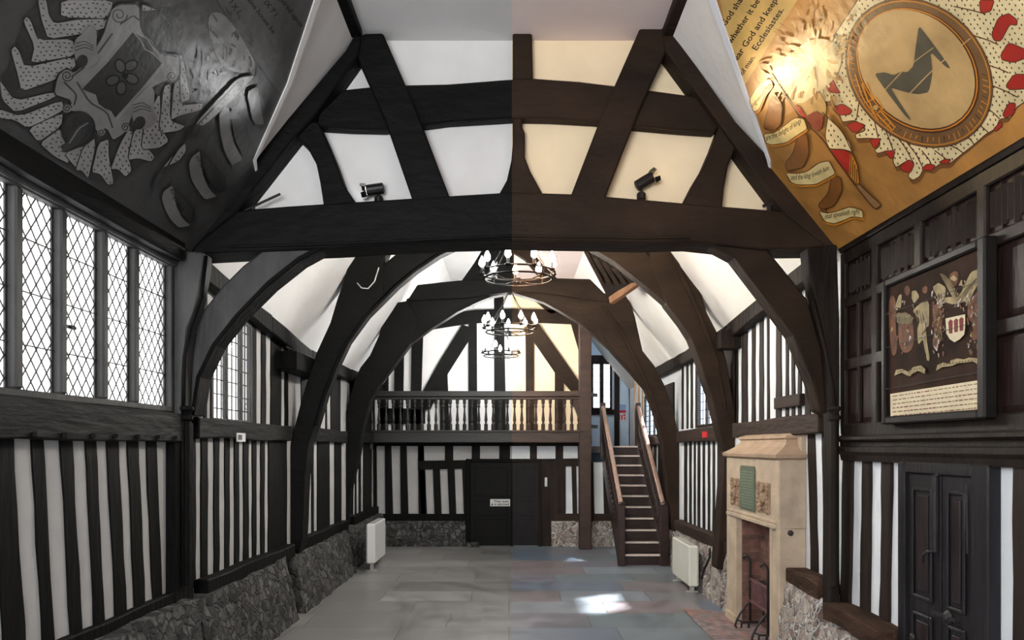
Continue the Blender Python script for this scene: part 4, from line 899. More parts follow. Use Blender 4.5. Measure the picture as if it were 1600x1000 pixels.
# ---- arms painting
XA = XR-.11
ap = thing('framed_painting', 'framed dark heraldic board painting with a white shield and pale lettered strip', 'painting', (XA, 5.6, 2.9))
ay0, ay1, az0, az1 = dx(1545, XA), dx(1382, XA), 2.37, 3.50
f = MB(); w = .06
for a, b, c, d in ((ay0+w+.02, ay1-w, az0, az0+w), (ay0+w+.02, ay1-w, az1-w, az1), (ay0, ay0+w+.02, az0, az1), (ay1-w, ay1, az0, az1)): f.box(XA-.03, XR-.05, a, b, c, d)
f.build('frame', mat('frame_black', 30, (24, 21, 20), .5, .2, 10, spec=.2), ap, .012)
MB().box(XA+.005, XR-.05, ay0+.02, ay1-.02, az0+.02, az1-.02).build('board', mat('arms_ground', 40, (50, 35, 27), .7, .45, 4, spec=.06), ap)
class WallArt(Art):
    pass
class FlatX:
    side = 1
    def __init__(s, x): s.x = x
    def at(s, px, py, lift=0): 
        return onx(px, py, s.x-lift)
A = Art(FlatX(XA+.004), ap); A.lift = .001
def R8(p): return [(1370+x/3.333, 380+y/3.333) for x, y in p]
ORB = mat('arms_rust', 60, (100, 62, 38), .7, .5, 14); CRM = mat('arms_cream', 120, (150, 134, 98), .7, .35, 14); GRYG = mat('arms_olive', 70, (104, 92, 62), .7, .4, 14); SHW = mat('arms_white', 150, (214, 200, 168), .7, .1, 10); MAR = mat('arms_maroon', 50, (118, 48, 42), .7, .2, 10)
A.begin()
for p in ([(60, 300), (85, 260), (105, 330), (95, 420), (110, 560), (80, 600), (65, 480)], [(110, 380), (150, 350), (190, 400), (195, 540), (150, 580), (115, 540)], [(285, 330), (320, 310), (345, 380), (330, 480), (310, 560), (288, 540), (300, 440)], [(470, 340), (500, 280), (535, 240), (540, 400), (530, 500), (490, 510), (510, 420), (475, 400)], [(140, 230), (165, 215), (175, 260), (150, 280)], [(235, 230), (265, 220), (262, 260), (240, 262)], [(375, 160), (420, 140), (428, 180), (410, 230), (380, 220)]): A.fill(R8(p), ORB, 2)
A.end('painted_beast', 'rust coloured supporters')
A.begin()
for p in ([(185, 350), (230, 310), (272, 300), (272, 430), (255, 440), (262, 520), (275, 590), (272, 620), (250, 560), (240, 500), (215, 530), (210, 450), (225, 400)], [(290, 230), (320, 205), (360, 230), (355, 280), (330, 350), (320, 290)], [(430, 280), (455, 220), (490, 150), (540, 130), (535, 200), (500, 260), (480, 320)], [(95, 330), (115, 270), (130, 265), (125, 340)], [(182, 250), (205, 245), (222, 280), (195, 315), (182, 290)], [(330, 300), (400, 320), (470, 300), (440, 280), (360, 280)], [(380, 185), (400, 165), (420, 185), (405, 200)]):
    A.fill(R8(p), CRM, 1)
for k in range(6): A.stroke(R8([(440+k*10, 300-k*12), (480+k*11, 230-k*14)]), .8, GRYG)
for k in range(5): A.stroke(R8([(195+k*14, 350), (215+k*10, 410+k*8)]), .8, GRYG)
A.fill(R8([(100, 360), (180, 370), (180, 420), (105, 420)]), GRYG)
A.end('painted_plume', 'cream plumes and unicorn form')
A.begin()
for k in range(170):
    x_ = random.choice((random.uniform(60, 270), random.uniform(285, 350), random.uniform(470, 540), random.uniform(300, 530))); y_ = random.uniform(190, 590) if x_ < 350 or x_ > 470 else random.uniform(150, 350)
    if y_ < 330-.32*x_: continue
    a_ = random.uniform(.9, 2.2); n_ = random.uniform(10, 30)
    A.stroke(R8([(x_, y_), (x_+math.cos(a_)*n_, y_+math.sin(a_)*n_)]), random.uniform(1.2, 2.6), random.choice((ORB, ORB, GRYG, CRM, A_DBR, A_DBR)), False, 0)
for k in range(26):
    t_ = k/25; A.stroke(R8([(405, 300), (330+210*t_, 300-130*abs(math.sin(math.pi*(t_*1.0+.5)))-12)]), .6, CRM, False, 0)
A.end('painted_brushwork')['kind'] = 'stuff'
A.begin()
s8 = R8([(358, 392), (460, 370), (460, 440), (455, 475), (432, 500), (405, 516), (380, 500), (362, 470)])
A.fill(s8, SHW, 0)
for k in range(3): A.fill(R8([(372+k*28, 410-k*6), (384+k*28, 396-k*6), (396+k*28, 405-k*6), (394+k*28, 470-k*8), (376+k*28, 470-k*6)]), MAR, 0)
A.end('painted_shield', 'white shield with three maroon forms')
A.begin()
for p in ([(90, 690), (100, 660), (130, 655), (165, 670), (190, 645), (230, 636), (252, 655), (250, 680), (215, 665), (185, 680), (175, 692), (160, 690), (130, 675)], [(308, 665), (315, 635), (345, 622), (378, 628), (385, 610), (420, 600), (455, 605), (480, 595), (525, 600), (528, 632), (500, 615), (460, 622), (420, 625), (390, 640), (340, 645)]): A.fill(R8(p), CRM, 0)
for k in range(10): A.stroke(R8([(108+k*14, 668-k*2), (114+k*14, 668-k*2)]), 1.4, INK)
for k in range(12): A.stroke(R8([(330+k*16, 634-k*2.4), (338+k*16, 634-k*2.4)]), 1.4, INK)
A.end('painted_motto', 'two cream motto ribbons')
A.begin()
A.fill(R8([(70, 785), (553, 710), (560, 898), (72, 936)]), SHW, 0)
for r in range(7):
    t = (r+.7)/7.4; x = 82
    while x < 545:
        w = random.choice((8, 14, 20, 26)); x2 = min(x+w, 548)
        f0 = lambda xx: (785+(710-785)*(xx-70)/483)*(1-t)+(936+(898-936)*(xx-70)/483)*t
        A.stroke(R8([(x, f0(x)), (x2, f0(x2))]), 1.5, mat('arms_script', 60, (126, 92, 66), .5, .3, 20) if random.random() < .75 else MAR, False, 0); x = x2+6
A.end('lettered_strip', 'pale strip with rows of small script')
A.begin()
for y0, y1 in (((370, 195)), ((545, 400)), ((760, 668))): A.stroke(R8([(48, y0), (545, y1)]), .9, INK, False, 0)
A.end('board_joint')

# ---- double door in the right wall
dy0, dy1 = 4.80, 5.90
dr = struct(MB().box(XR-.09, XR, dy1-.1, dy1, 0, 2.08).box(XR-.09, XR, dy0-.02, dy0+.16, 0, 2.08).box(XR-.088, XR, dy0+.16, dy1-.1, 2.0, 2.08).build('door_1', DOORM, None, .01), 'tall dark panelled double door under the panelling', 'door')
ym = dx(1484, XR)
for (a, b) in ((dy0+.16, ym-.008), (ym+.008, dy1-.1)):
    lf = MB().box(XR-.06, XR-.01, a, b, .02, 2.0).build('door_leaf', DOORM, dr, .006)
    for z0, z1 in ((1.08, 1.90), (.72, .98), (.12, .62)):
        y0, y1 = a+.09, b-.07; mb = MB(); x0, x1 = XR-.066, XR-.062; w = .03
        mb.box(XR-.078, XR-.06, y0+.03, y1-.03, z0, z0+.03).box(XR-.078, XR-.06, y0+.03, y1-.03, z1-.03, z1).box(XR-.078, XR-.06, y0, y0+.03, z0, z1).box(XR-.078, XR-.06, y1-.03, y1, z0, z1)
        mb.build('panel_moulding', DOORM, lf, .008)
        MB().box(XR-.07, XR-.06, y0+.06, y1-.06, z0+.06, z1-.06).build('door_panel', DOORP, lf, .01)
MB().box(XR-.085, XR-.06, ym+.03, ym+.07, 1.45, 2.04).box(XR-.085, XR-.06, ym+.0, ym+.06, 1.99, 2.07).build('drop_bolt', IRON, dr, .004)
MB().tube([(XR-.08, ym+.06, 1.46), (XR-.09, ym+.12, 1.45), (XR-.1, ym+.16, 1.42), (XR-.1, ym+.17, 1.36)], .01, 8).build('bolt_handle', IRON, dr, smooth=True)
MB().bar((XR-.075, ym-.22, 1.03), (XR-.075, ym+.08, 1.03), .03, .02, (0, 0, 1)).lathe((XR-.07, ym-.1, 1.03), [(.04, -.02), (.05, 0), (.02, .03)], 10, axis=(-1, 0, 0)).build('latch', IRON, dr)
for yy, zz in ((ym+.36, .78), (ym-.27, .6)):
    MB().tube([(XR-.07, yy, zz), (XR-.09, yy, zz-.05), (XR-.1, yy+.02, zz-.3), (XR-.12, yy-.04, zz-.33), (XR-.1, yy-.12, zz-.3)], .012, 8).lathe((XR-.06, yy, zz), [(.03, 0), (.03, .02), (.012, .03)], 10, axis=(-1, 0, 0)).build('stay_hook', IRON, dr, smooth=True)
MB().tube([(XR-.08, dy0+.22, 1.95), (XR-.085, dy0+.2, 1.5)], .008, 6).tube([(XR-.08, dy0+.14, 1.95), (XR-.085, dy0+.13, 1.5)], .008, 6).build('conduit', IRON, dr)

# back double door under the gallery
DB = YB-.04
bx0, bx1 = P(728, 0, YB).x, P(846, 0, YB).x
bd = struct(MB().box(bx0, bx0+.1, DB-.05, YB, 0, 1.92).box(bx1-.06, bx1, DB-.05, YB, 0, 1.92).box(bx0+.1, bx1-.06, DB-.048, YB, 1.84, 1.92).box(-.03, .03, DB-.01, YB, 0, 1.84).build('door_2', OAK, None, .01), 'black double door under the gallery', 'door')
xm = 0.0
for a, b in ((bx0+.1, -.01), (.01, bx1-.06)):
    lf = MB().box(a, b, DB-.03, YB, .02, 1.84).build('door_leaf', mat('dark_door', 6, (30, 29, 30), .6, .2, 8, spec=.15), bd, .006)
    for z0, z1 in ((1.1, 1.74), (.2, .62), (.68, 1.02)):
        if b-a > .3:
            mb = MB(); u0, u1 = a+.08, b-.08
            for q0, q1, q2, q3 in ((u0+.025, u1-.025, z0, z0+.025), (u0+.025, u1-.025, z1-.025, z1), (u0, u0+.025, z0, z1), (u1-.025, u1, z0, z1)): mb.box(q0, q1, DB-.045, DB-.03, q2, q3)
            mb.build('panel_moulding', mat('dark_door2', 8, (36, 34, 35), .6, .2, 8, spec=.15), lf, .004)
# sign on that door
a = P(766, 791, DB-.05); b = P(797, 780, DB-.05)
sg = thing('door_sign', 'small white exit notice on the black double door', 'sign', ((a.x+b.x)/2, DB-.05, (a.z+b.z)/2))
MB().box(a.x, b.x, DB-.055, DB-.03, a.z, b.z).build('board', WHITE, sg)
def flat_text(body, x0, z0, w, h, y, m, root, name='lettering', bold=.02):
    vs, fs = text_verts(body, bold); W = max(v.x for v in vs); H = max(v.y for v in vs)
    MB().add([(x0+v.x/W*w, y, z0+v.y/H*h) for v in vs], fs).build(name, m, root, normals=False)
wd = b.x-a.x; hh = b.z-a.z
flat_text('This exit', a.x+wd*.18, a.z+hh*.55, wd*.75, hh*.3, DB-.0575, INK, sg); flat_text('is alarmed', a.x+wd*.2, a.z+hh*.14, wd*.74, hh*.3, DB-.0575, INK, sg)
MB().poly([(a.x+wd*.04, DB-.0575, a.z+hh*.12), (a.x+wd*.15, DB-.0575, a.z+hh*.12), (a.x+wd*.095, DB-.0575, a.z+hh*.5)]).build('warning_triangle', INK, sg, normals=False)

# ================================================================== FIREPLACE
XFp = 2.76; fy0, fy1 = 7.95, 9.88; oy0, oy1 = 8.20, 9.42; oz = 1.33
fp = thing('fireplace', 'tall pale stone fireplace with a hipped hood and bronze plaque', 'fireplace', (2.9, 8.9, 0))
MB().box(XFp, XR, fy0, oy0, 0, 1.36).build('jamb', STONE, fp, .015); MB().box(XFp, XR, oy1, fy1, 0, 1.36).build('jamb', STONE, fp, .015)
MB().box(XFp, XR, fy0, fy1, oz, 2.06).build('overmantel', STONE, fp, .012)
m_ = MB()   # moulded lintel edge and inner chamfer
m_.box(XFp-.035, XFp+.02, fy0+.08, fy1-.1, oz+.0, oz+.05).box(XFp-.02, XFp+.02, fy0+.08, fy1-.1, oz+.05, oz+.09)
m_.build('lintel_moulding', STONE, fp, .01)
MB().box(XFp-.012, XFp+.02, oy0-.06, oy0, .1, oz).build('jamb_moulding', STONE, fp, .006); MB().box(XFp-.012, XFp+.02, oy1, oy1+.06, .1, oz).build('jamb_moulding', STONE, fp, .006)
MB().box(XFp-.03, XFp+.05, oy1-.01, fy1-.02, 0, .12).build('jamb_base', STONE, fp, .01)
hd = MB(); rings = [(2.06, -.0), (2.075, -.035), (2.11, -.045), (2.125, -.02), (2.15, .02), (2.19, .085), (2.24, .13), (2.27, .14), (2.285, .115), (2.31, .12), (2.34, .2), (2.35, .22)]
vs = []
for z, i in rings: vs += [(XFp+i, fy0+i*1.0, z), (XR-.01-max(0, i)*.15, fy0+i*1.0, z), (XR-.01-max(0, i)*.15, fy1-i*1.0, z), (XFp+i, fy1-i*1.0, z)]
fs = [[k*4+j, k*4+(j+1) % 4, (k+1)*4+(j+1) % 4, (k+1)*4+j] for k in range(len(rings)-1) for j in range(4)]
hd.add(vs, fs+[[3, 2, 1, 0], [len(vs)-4, len(vs)-3, len(vs)-2, len(vs)-1]]).build('hood', mat('hood_stone', 140, (176, 152, 128), .75, .15, 5, bump=.3, bscale=30), fp)
MB().box(XR-.05, XR, fy0+.004, fy1-.004, 2.07, 2.42).build('chimney_back', STONE, fp)
MB().box(XR-.02, XR, oy0, oy1, 0, oz).build('fireback', FIREBRICK, fp)
MB().box(XFp+.06, XR, oy0-.001, oy0+.012, 0, oz).build('fire_cheek', FIREBRICK, fp); MB().box(XFp+.06, XR, oy1-.012, oy1+.001, 0, oz).build('fire_cheek', FIREBRICK, fp)
MB().prism([(2.25, 7.6, 0), (XR, 7.6, 0), (XR, 9.95, 0), (2.30, 10.3, 0)], (0, 0, .025)).build('hearth', HEARTH, fp, .006)
py0, py1 = dx(1181, XFp), dx(1158.5, XFp)
pts = [(py0, 1.45), (py1, 1.45), (py1, 1.93), (py1-.03, 1.97), (py0+.03, 1.97), (py0, 1.93)]
pts = [(y, z) for y, z in pts]
plq = MB().prism([(XFp, y, z) for y, z in pts], (-.02, 0, 0)).build('plaque', PLAQ, fp, .005, label='greenish bronze plaque')
lt = MB()
for k in range(13):
    z = 1.90-k*.034; y = py0+.05
    while y < py1-.06:
        w = random.uniform(.02, .07); lt.box(XFp-.0225, XFp-.019, y, min(y+w, py1-.04), z-.007, z+.007); y += w+.018
lt.build('raised_lettering', mat('bronze_letter', 120, (118, 134, 112), .5, .2, 30), plq)
def carved(y0, y1, z0, z1):
    mb = MB(); mb.box(XFp-.008, XFp, y0, y1, z0, z1)
    for s in (0, 1):
        for k in range(7):
            y = y0+(y1-y0)*(.18+.64*s)+random.uniform(-.02, .02); z = z0+(z1-z0)*(k+.5)/7
            mb.lathe((XFp-.005, y, z), [(.035, 0), (.03, .014), (.012, .026)], 8, axis=(-1, 0, 0))
    mb.tube([(XFp-.02, (y0+y1)/2+.05*math.sin(k*.9), z0+.03+(z1-z0-.06)*k/14) for k in range(15)], .016, 6)
    mb.lathe((XFp-.005, (y0+y1)/2, (z0+z1)/2), [(.07, 0), (.06, .02), (.02, .035)], 10, axis=(-1, 0, 0))
    mb.build('carved_panel', STONED, fp)
carved(dx(1204, XFp), dx(1183, XFp), 1.47, 1.80); carved(dx(1157, XFp), dx(1142.5, XFp), 1.47, 1.80)
# small hook on the near jamb side
MB().lathe((2.88, fy0, 1.30), [(.03, 0), (.03, .02), (.01, .05)], 8, axis=(0, -1, 0)).build('iron_stub', IRON, fp)

# fire basket
gb = thing('fire_basket', 'black iron fire basket with upright bars standing in the fireplace', 'fire basket', (2.9, 8.85, .03))
gx, g0, g1 = 2.84, 8.52, 9.16
for y in (g0, g1):
    MB().tube([(gx, y, .12), (gx, y, .80), (gx-.01, y, .86), (gx-.05, y, .90), (gx-.09, y, .86)], .016, 8).build('standard', IRON, gb, smooth=True)
    MB().tube([(gx, y, .34), (gx-.05, y, .30), (gx-.12, y, .2), (gx-.16, y, .12), (gx-.18, y, .06), (gx-.16, y, .035)], .013, 8).tube([(gx-.16, y, .13), (gx-.08, y, .10), (gx+.14, y, .10)], .011, 8).tube([(gx-.10, y, .11), (gx-.10, y+.01, .035)], .012, 6).tube([(gx, y, .14), (gx-.02, y, .035)], .013, 6).build('foot', IRON, gb, smooth=True)
MB().bar((gx, g0, .62), (gx, g1, .62), .022, .03).build('rail', IRONR, gb); MB().bar((gx, g0, .36), (gx, g1, .36), .022, .03).build('rail', IRONR, gb)
for k in range(1, 11):
    y = g0+(g1-g0)*k/11; MB().bar((gx, y, .36), (gx, y, .62), .014, .014).build('bar', IRONR, gb)
MB().bar((gx+.16, g0, .58), (gx+.16, g1, .58), .02, .025).bar((gx, g0, .58), (gx+.16, g0, .58), .02, .025).bar((gx, g1, .58), (gx+.16, g1, .58), .02, .025).bar((gx+.16, g0, .1), (gx+.16, g0, .6), .02, .02, (1, 0, 0)).bar((gx+.16, g1, .1), (gx+.16, g1, .6), .02, .02, (1, 0, 0)).build('back_frame', IRON, gb)
MB().box(gx+.01, gx+.15, g0+.01, g1-.01, .33, .35).build('grate_plate', IRON, gb)

# ================================================================== STAIRCASE
sx0, sx1, sd0, RI, GO = 2.02, 2.80, 14.2, .2, .27
st = thing('staircase', 'brown oak staircase with turned balusters rising to the gallery', 'staircase', (2.4, 15.7, 0))
NB = mat('nosing_highlight', 150, (228, 212, 202), .25, .1, 8, spec=.6)
for k in range(1, 12):
    y = sd0+(k-1)*GO
    MB().box(sx0, sx1, y-.03, y+GO+.02, k*RI-.035, k*RI).build('tread', STAIR, st, .01)
    MB().box(sx0+.04, sx1-.04, y-.036, y+.03, k*RI-.03, k*RI+.003).build('nosing_glint', NB, st)  # pale strip: window reflection on the tread edge put into the colour
    MB().box(sx0, sx1, y, y+.02, (k-1)*RI, k*RI-.035).build('riser', STAIR, st)
sd1 = sd0+11*GO
for x in (sx0, sx1):
    MB().prism([(x-.03, sd0-.06, 0), (x-.03, sd0-.06, .3), (x-.03, sd1, 2.42), (x-.03, sd1, 1.95), (x-.03, sd0+.3, 0)], (.06, 0, 0)).build('stringer', STAIR, st, .006)
    MB().box(x-.075, x+.055 if x < 2.4 else x+.075, sd0-.14, sd0-.01, 0, 1.12).lathe((x-.005, sd0-.075, 1.12), [(.08, 0), (.085, .02), (.06, .04), (.02, .06)], 10).build('newel_post', STAIR, st, .01)
    MB().bar((x, sd0-.05, 1.08), (x, sd1-.1, 3.08), .085, .07, (0, 0, 1)).build('handrail', mat('rail_highlight', 90, (168, 138, 124), .18, .15, 8, spec=.8), st, .02)  # pale base colour carries the window highlights along the handrail
    MB().box(x-.06, x+.06, sd1-.14, sd1-.02, 1.9, 3.16).build('newel_post', STAIR, st, .01)
    for k in range(1, 12):
        for q in (.28, .78):
            y = sd0+(k-1+q)*GO; t = (y-sd0)/(sd1-sd0); z0 = .3+t*2.12; z1 = 1.06+t*2.0
            h = z1-z0
            MB().lathe((x, y, z0), [(.032, 0), (.032, .08*h), (.018, .14*h), (.036, .28*h), (.022, .5*h), (.016, .62*h), (.03, .72*h), (.016, .78*h), (.03, .86*h), (.03, h)], 8).build('baluster', STAIR, st, smooth=True)
MB().box(1.72, XR, sd1, 20.0, 2.05, 2.195).build('landing', STAIR, st)

# gallery
YG = 16.35
ga = thing('gallery', 'oak gallery with turned balustrade across the far end of the hall', 'gallery', (-.8, YG, 2.2))
gx0, gx1 = P(573, 0, YG).x, P(912, 0, YG).x
zb0, zb1, zr0, zr1 = P(0, 692, YG).z, P(0, 673, YG).z, P(0, 620, YG).z, P(0, 611, YG).z
MB().box(gx0, gx1, YG, YG+.14, zb0, zb1).build('fascia_beam', GOAK, ga, .015)
MB().box(gx0-.01, gx1, YG-.03, YG+.1, zb1-.03, zb1+.01).build('bottom_rail', GOAK, ga, .008)
MB().box(gx0, gx1, YG-.02, YG+.1, zr0, zr1).box(gx0, gx1, YG+.0, YG+.08, zr0-.06, zr0).build('handrail', GOAK, ga, .012)
MB().box(gx0, 1.6, YG+.1, YU, zb0+.02, zb1-.04).build('deck', GOAK, ga)
MB().box(gx0-.05, gx0+.12, YG-.02, YG+.14, zb0-.14, zb0+.2).build('corbel', PALE, ga, .01)
h = zr0-.05-zb1
for k in range(30):
    x = gx0+.1+k*(gx1-gx0-.2)/29
    pr = [(.042, 0), (.042, .2*h), (.02, .25*h), (.036, .34*h), (.03, .44*h), (.018, .62*h), (.018, .72*h), (.034, .77*h), (.02, .82*h), (.036, .88*h), (.036, h)]
    MB().lathe((x, YG+.04, zb1), pr, 8).build('baluster', GOAK, ga, smooth=False)
MB().box(P(905, 0, YG).x, P(924, 0, YG).x, YG-.03, YG+.2, 0, 4.9).build('corner_post', GOAK, ga, .015)
MB().prism([P(x, y, YG+.02) for x, y in ((885, 612), (906, 612), (906, 660), (899, 640))], (0, .1, 0)).build('bracket', GOAK, ga)
# short balustrade beside the stair head
MB().bar((1.66, YG+.2, zr1-.05), (1.86, sd1-.2, zr1-.05), .07, .07).bar((1.66, YG+.2, zb1+.1), (1.86, sd1-.2, zb1+.1), .07, .07).build('side_rail', GOAK, ga)

# right stud of the stair head
stud_mb('y', 19.9, P(983, 0, 19.9).x, XR, 2.2, 3.75, .06, .01).build('stud', STUD, wr)
rl = MB()
for k in range(3):
    x = P(992+k*5, 0, 17.9).x; rl.box(x-.02, x+.02, 17.85, 17.9, 2.2, 4.0)
for k in range(3):
    x = P(992+k*6, 0, 17.9).x; MB().box(x-.018, x+.018, 17.85, 17.9, 2.2, 4.1).build('stud', mat('pine_lath', 120, (176, 142, 104), .6, .1, 8), wr)

# ================================================================== CHANDELIERS
CHIRON = mat('chandelier_iron', 8, (40, 26, 14), .7, .2, 10, spec=.1)
def chandelier(label, loc, r, drop):
    c = thing('chandelier', label, 'chandelier', loc, 'wheel chandeliers hanging down the middle of the hall')
    X = Vector(loc)
    mb = MB(); n = 40
    for z in (0, -.07):
        rr = r if z == 0 else r*.93
        mb.tube([X+Vector((rr*math.cos(2*math.pi*k/n), rr*math.sin(2*math.pi*k/n), z)) for k in range(n)], .011, 6, True)
    mb.build('ring', CHIRON, c, smooth=True)
    for k in range(4):
        a = math.pi/4+k*math.pi/2
        MB().tube([X+Vector((r*math.cos(a), r*math.sin(a), 0)), X+Vector((.03*math.cos(a), .03*math.sin(a), .55))], .006, 6).build('hanging_rod', CHIRON, c)
        MB().tube([X+Vector((r*math.cos(a), r*math.sin(a), 0)), X+Vector((r*.93*math.cos(a), r*.93*math.sin(a), -.07)), X+Vector((r*.5*math.cos(a), r*.5*math.sin(a), -.10)), X+Vector((0, 0, -.08))], .007, 6).build('spoke', CHIRON, c)
    MB().tube([X+Vector((0, 0, .55)), X+Vector((0, 0, drop))], .008, 6).lathe(X+Vector((0, 0, .5)), [(.02, 0), (.035, .04), (.02, .09)], 8).build('chain', CHIRON, c)
    MB().lathe(X+Vector((0, 0, -.13)), [(.01, 0), (.03, .02), (.02, .05), (.03, .07)], 8).build('boss', CHIRON, c)
    first = None; NBU = 9
    for k in range(NBU):
        a = 2*math.pi*(k+.35)/NBU
        off = Vector((r*math.cos(a), r*math.sin(a), 0))
        cd = MB().lathe(X+off, [(.012, -.02), (.035, 0), (.035, .012), (.014, .02), (.014, .075)], 8).build('candle', CHIRON, c)
        MB().lathe(X+off+Vector((0, 0, .075)), [(.012, 0), (.034, .03), (.032, .06), (.014, .10), (.002, .125)], 8).build('bulb', BULB, cd, smooth=True)
chandelier('nearest and largest looking wheel chandelier, hanging just behind the tie beam', (.07, 8.6, 4.14), .41, 1.85)
chandelier('middle wheel chandelier of the three', (-.03, 11.8, 4.02), .40, 1.95)
chandelier('farthest wheel chandelier, hanging lowest in front of the gallery gable', (-.22, 15.6, 4.10), .38, 1.88)

# ================================================================== SPOT LAMPS, STRIPS, SIGNS
def spotlamp(label, base, head0, head1, flaps):
    b = P(*base, T1+.1); h0 = P(*head0, T1+.1); h1 = P(*head1, T1+.1)
    t = thing('spot_lamp', label, 'spot lamp', b, 'spot lamps on the tie beam')
    MB().lathe(b, [(.042, -.012), (.042, .035), (.034, .045), (.01, .05)], 12).build('base', BLACK, t)
    m = h0+(h1-h0)*.35
    MB().tube([b+Vector((0, 0, .04)), m], .012, 8).build('stem', BLACK, t)
    ax = (h1-h0).normalized(); L = (h1-h0).length
    MB().lathe(h0, [(.03, -.008), (.05, 0), (.052, L*.5), (.052, L)], 14, axis=ax).build('housing', BLACK, t)
    MB().lathe(h1, [(.040, .002), (.040, .004), (.001, .005)], 14, axis=ax).build('lens', LENS, t)
    u = ax.orthogonal().normalized(); w = ax.cross(u)
    for k in range(4):
        an = k*math.pi/2; q = u*math.cos(an)+w*math.sin(an); p = w*math.cos(an)-u*math.sin(an); c = h1+q*.055
        MB().prism([c-p*.03, c+p*.03, c+p*.025+ax*.05+q*.012, c-p*.025+ax*.05+q*.012], q*.004).build('barn_door', CHROME if k % 2 else BLACK, t)
    return h1+ax*.09, ax
pL, aL = spotlamp('black spot lamp aimed towards the windows, on the tie beam', (592, 315), (599, 294), (573, 298), 1)
pR, aR = spotlamp('black spot lamp tilted upwards, on the tie beam', (1002, 309), (995, 291), (1019, 277), 1)
def rodlamp(label, p0, p1, s0, s1, r):
    a, b, c, d = P(*p0, T1+.05), P(*p1, T1+.05), P(*s0, T1+.05), P(*s1, T1+.05)
    t = thing('picture_light', label, 'strip lamp', d)
    MB().tube([a, b], r, 8).build('tube', BLACK if r < .014 else IRON, t); MB().bar(c, d+Vector((0, 0, -.02)), .03, .02, (0, 1, 0)).build('stand', BLACK, t)
rodlamp('thin black strip lamp at the shadowed end of the tie beam', (380, 330), (438, 303), (396, 322), (396, 334), .012)
rodlamp('short grey strip lamp where the tie beam meets the coloured painting', (1192, 322), (1211, 317), (1201, 319), (1201, 332), .016)
# uplighter boxes on the side walls
def uplighter(label, x, y0, y1, z0, z1, rodz):
    t = thing('wall_light_box', label, 'wall light', (x, (y0+y1)/2, z0))
    s = 1 if x < 0 else -1
    MB().box(x, x+s*.28, y0, y1, z0, z1).build('box', OAK, t, .01)
    MB().tube([(x+s*.14, y0, rodz), (x+s*.14, y1, rodz)], .012, 6).bar((x+s*.14, y0+.1, z1), (x+s*.14, y0+.1, rodz), .02, .02, (1, 0, 0)).build('cable_rod', BLACK, t)
uplighter('long dark light box high on the grey wall above the square window bay', XL, dx(430, XL), dx(486, XL)-.3, 3.18, 3.42, 3.47)
uplighter('dark light box high on the coloured wall beside the second truss', XR, 10.2, 10.45, 3.5, 3.75, 3.78)
uplighter('dark light box on the grey wall near the gallery', XL, 14.4, 15.2, 3.2, 3.4, 3.44)
# storage heaters
def heater(label, x0, x1, y0, y1, z0, z1, s):
    t = thing('storage_heater', label, 'heater', ((x0+x1)/2, (y0+y1)/2, 0))
    MB().box(x0, x1, y0, y1, z0, z1).build('casing', HEAT, t, .018)
    xf = x1 if s > 0 else x0
    g = MB()
    for k in range(12): yy = y0+.08+(y1-y0-.16)*k/11; g.box(min(x0, x1)+.02, max(x0, x1)-.02, yy-.012, yy+.012, z1-.004, z1+.006)
    g.box(min(x0, x1)+.02, max(x0, x1)-.02, y0+.05, y1-.05, z1-.006, z1+.002); g.build('grille', HEATG, t)
    MB().box(x0 if s > 0 else x1-.02, x0+.02 if s > 0 else x1, y0-.015, y1+.015, z0+.03, z1-.03).build('back_plate', HEATG, t, .004)
    for yy in (y0+.12, y1-.12):
        MB().box(x0-.02, x1+.02, yy-.02, yy+.02, 0, .02).box((x0+x1)/2-.03, (x0+x1)/2+.03, yy-.02, yy+.02, .015, z0).build('foot', HEATG, t)
heater('white storage heater in the far corner below the gallery, on the grey side', -2.54, -2.39, 13.4, 14.5, .15, .84, 1)
heater('cream storage heater standing between the staircase and the fireplace', 2.64, 2.78, 11.45, 12.65, .10, .71, -1)
# cable beside the cream heater
tag(MB().tube([(2.86, 11.1, .72), (2.83, 11.0, .6), (2.80, 11.2, .4), (2.79, 11.3, .25)], .018, 8).build('heater_cable', BLACK, smooth=True), 'black looped cable on the rubble stone beside the cream heater', 'cable')
# signs
def flat_sign(name, label, c0, c1, x, m, cat='sign'):
    pass
a = onx(370, 690, XL+.09); b = onx(383, 677, XL+.09)
sg = thing('wall_notice', 'tiny white notice fixed to the grey mid rail', 'sign', (a.x, (a.y+b.y)/2, (a.z+b.z)/2))
MB().box(XL+.085, XL+.095, a.y, b.y, a.z, b.z).build('board', WHITE, sg)
MB().box(XL+.095, XL+.097, a.y+.03, a.y+.14, a.z+.02, b.z-.02).build('symbol', mat('notice_grey', 70, (90, 90, 90), .5), sg)
sg = thing('fire_sign', 'red and white fire equipment sign at the stair head', 'sign', P(972, 648, 19.98))
MB().prism([P(x, y, 19.96) for x, y in ((966, 632), (978, 632), (978, 641), (966, 641))], (0, .02, 0)).build('notice', BLUE, sg)
MB().prism([P(x, y, 19.96) for x, y in ((966, 641), (978, 641), (978, 645), (966, 645))], (0, .02, 0)).build('band', RED, sg)
MB().prism([P(x, y, 19.96) for x, y in ((966, 646), (978, 646), (978, 657), (966, 657))], (0, .02, 0)).build('panel', WHITE, sg)
sgm = MB()
for q in ((967, 647, 969, 656), (970.5, 648, 973, 656), (974, 647, 977, 650), (975, 651, 977, 656)):
    sgm.poly([P(x, y, 19.955) for x, y in ((q[0], q[1]), (q[2], q[1]), (q[2], q[3]), (q[0], q[3]))])
sgm.build('symbol', RED, sg, normals=False)
a = onx(1099, 684, XR-.1); b = onx(1106, 674, XR-.1)
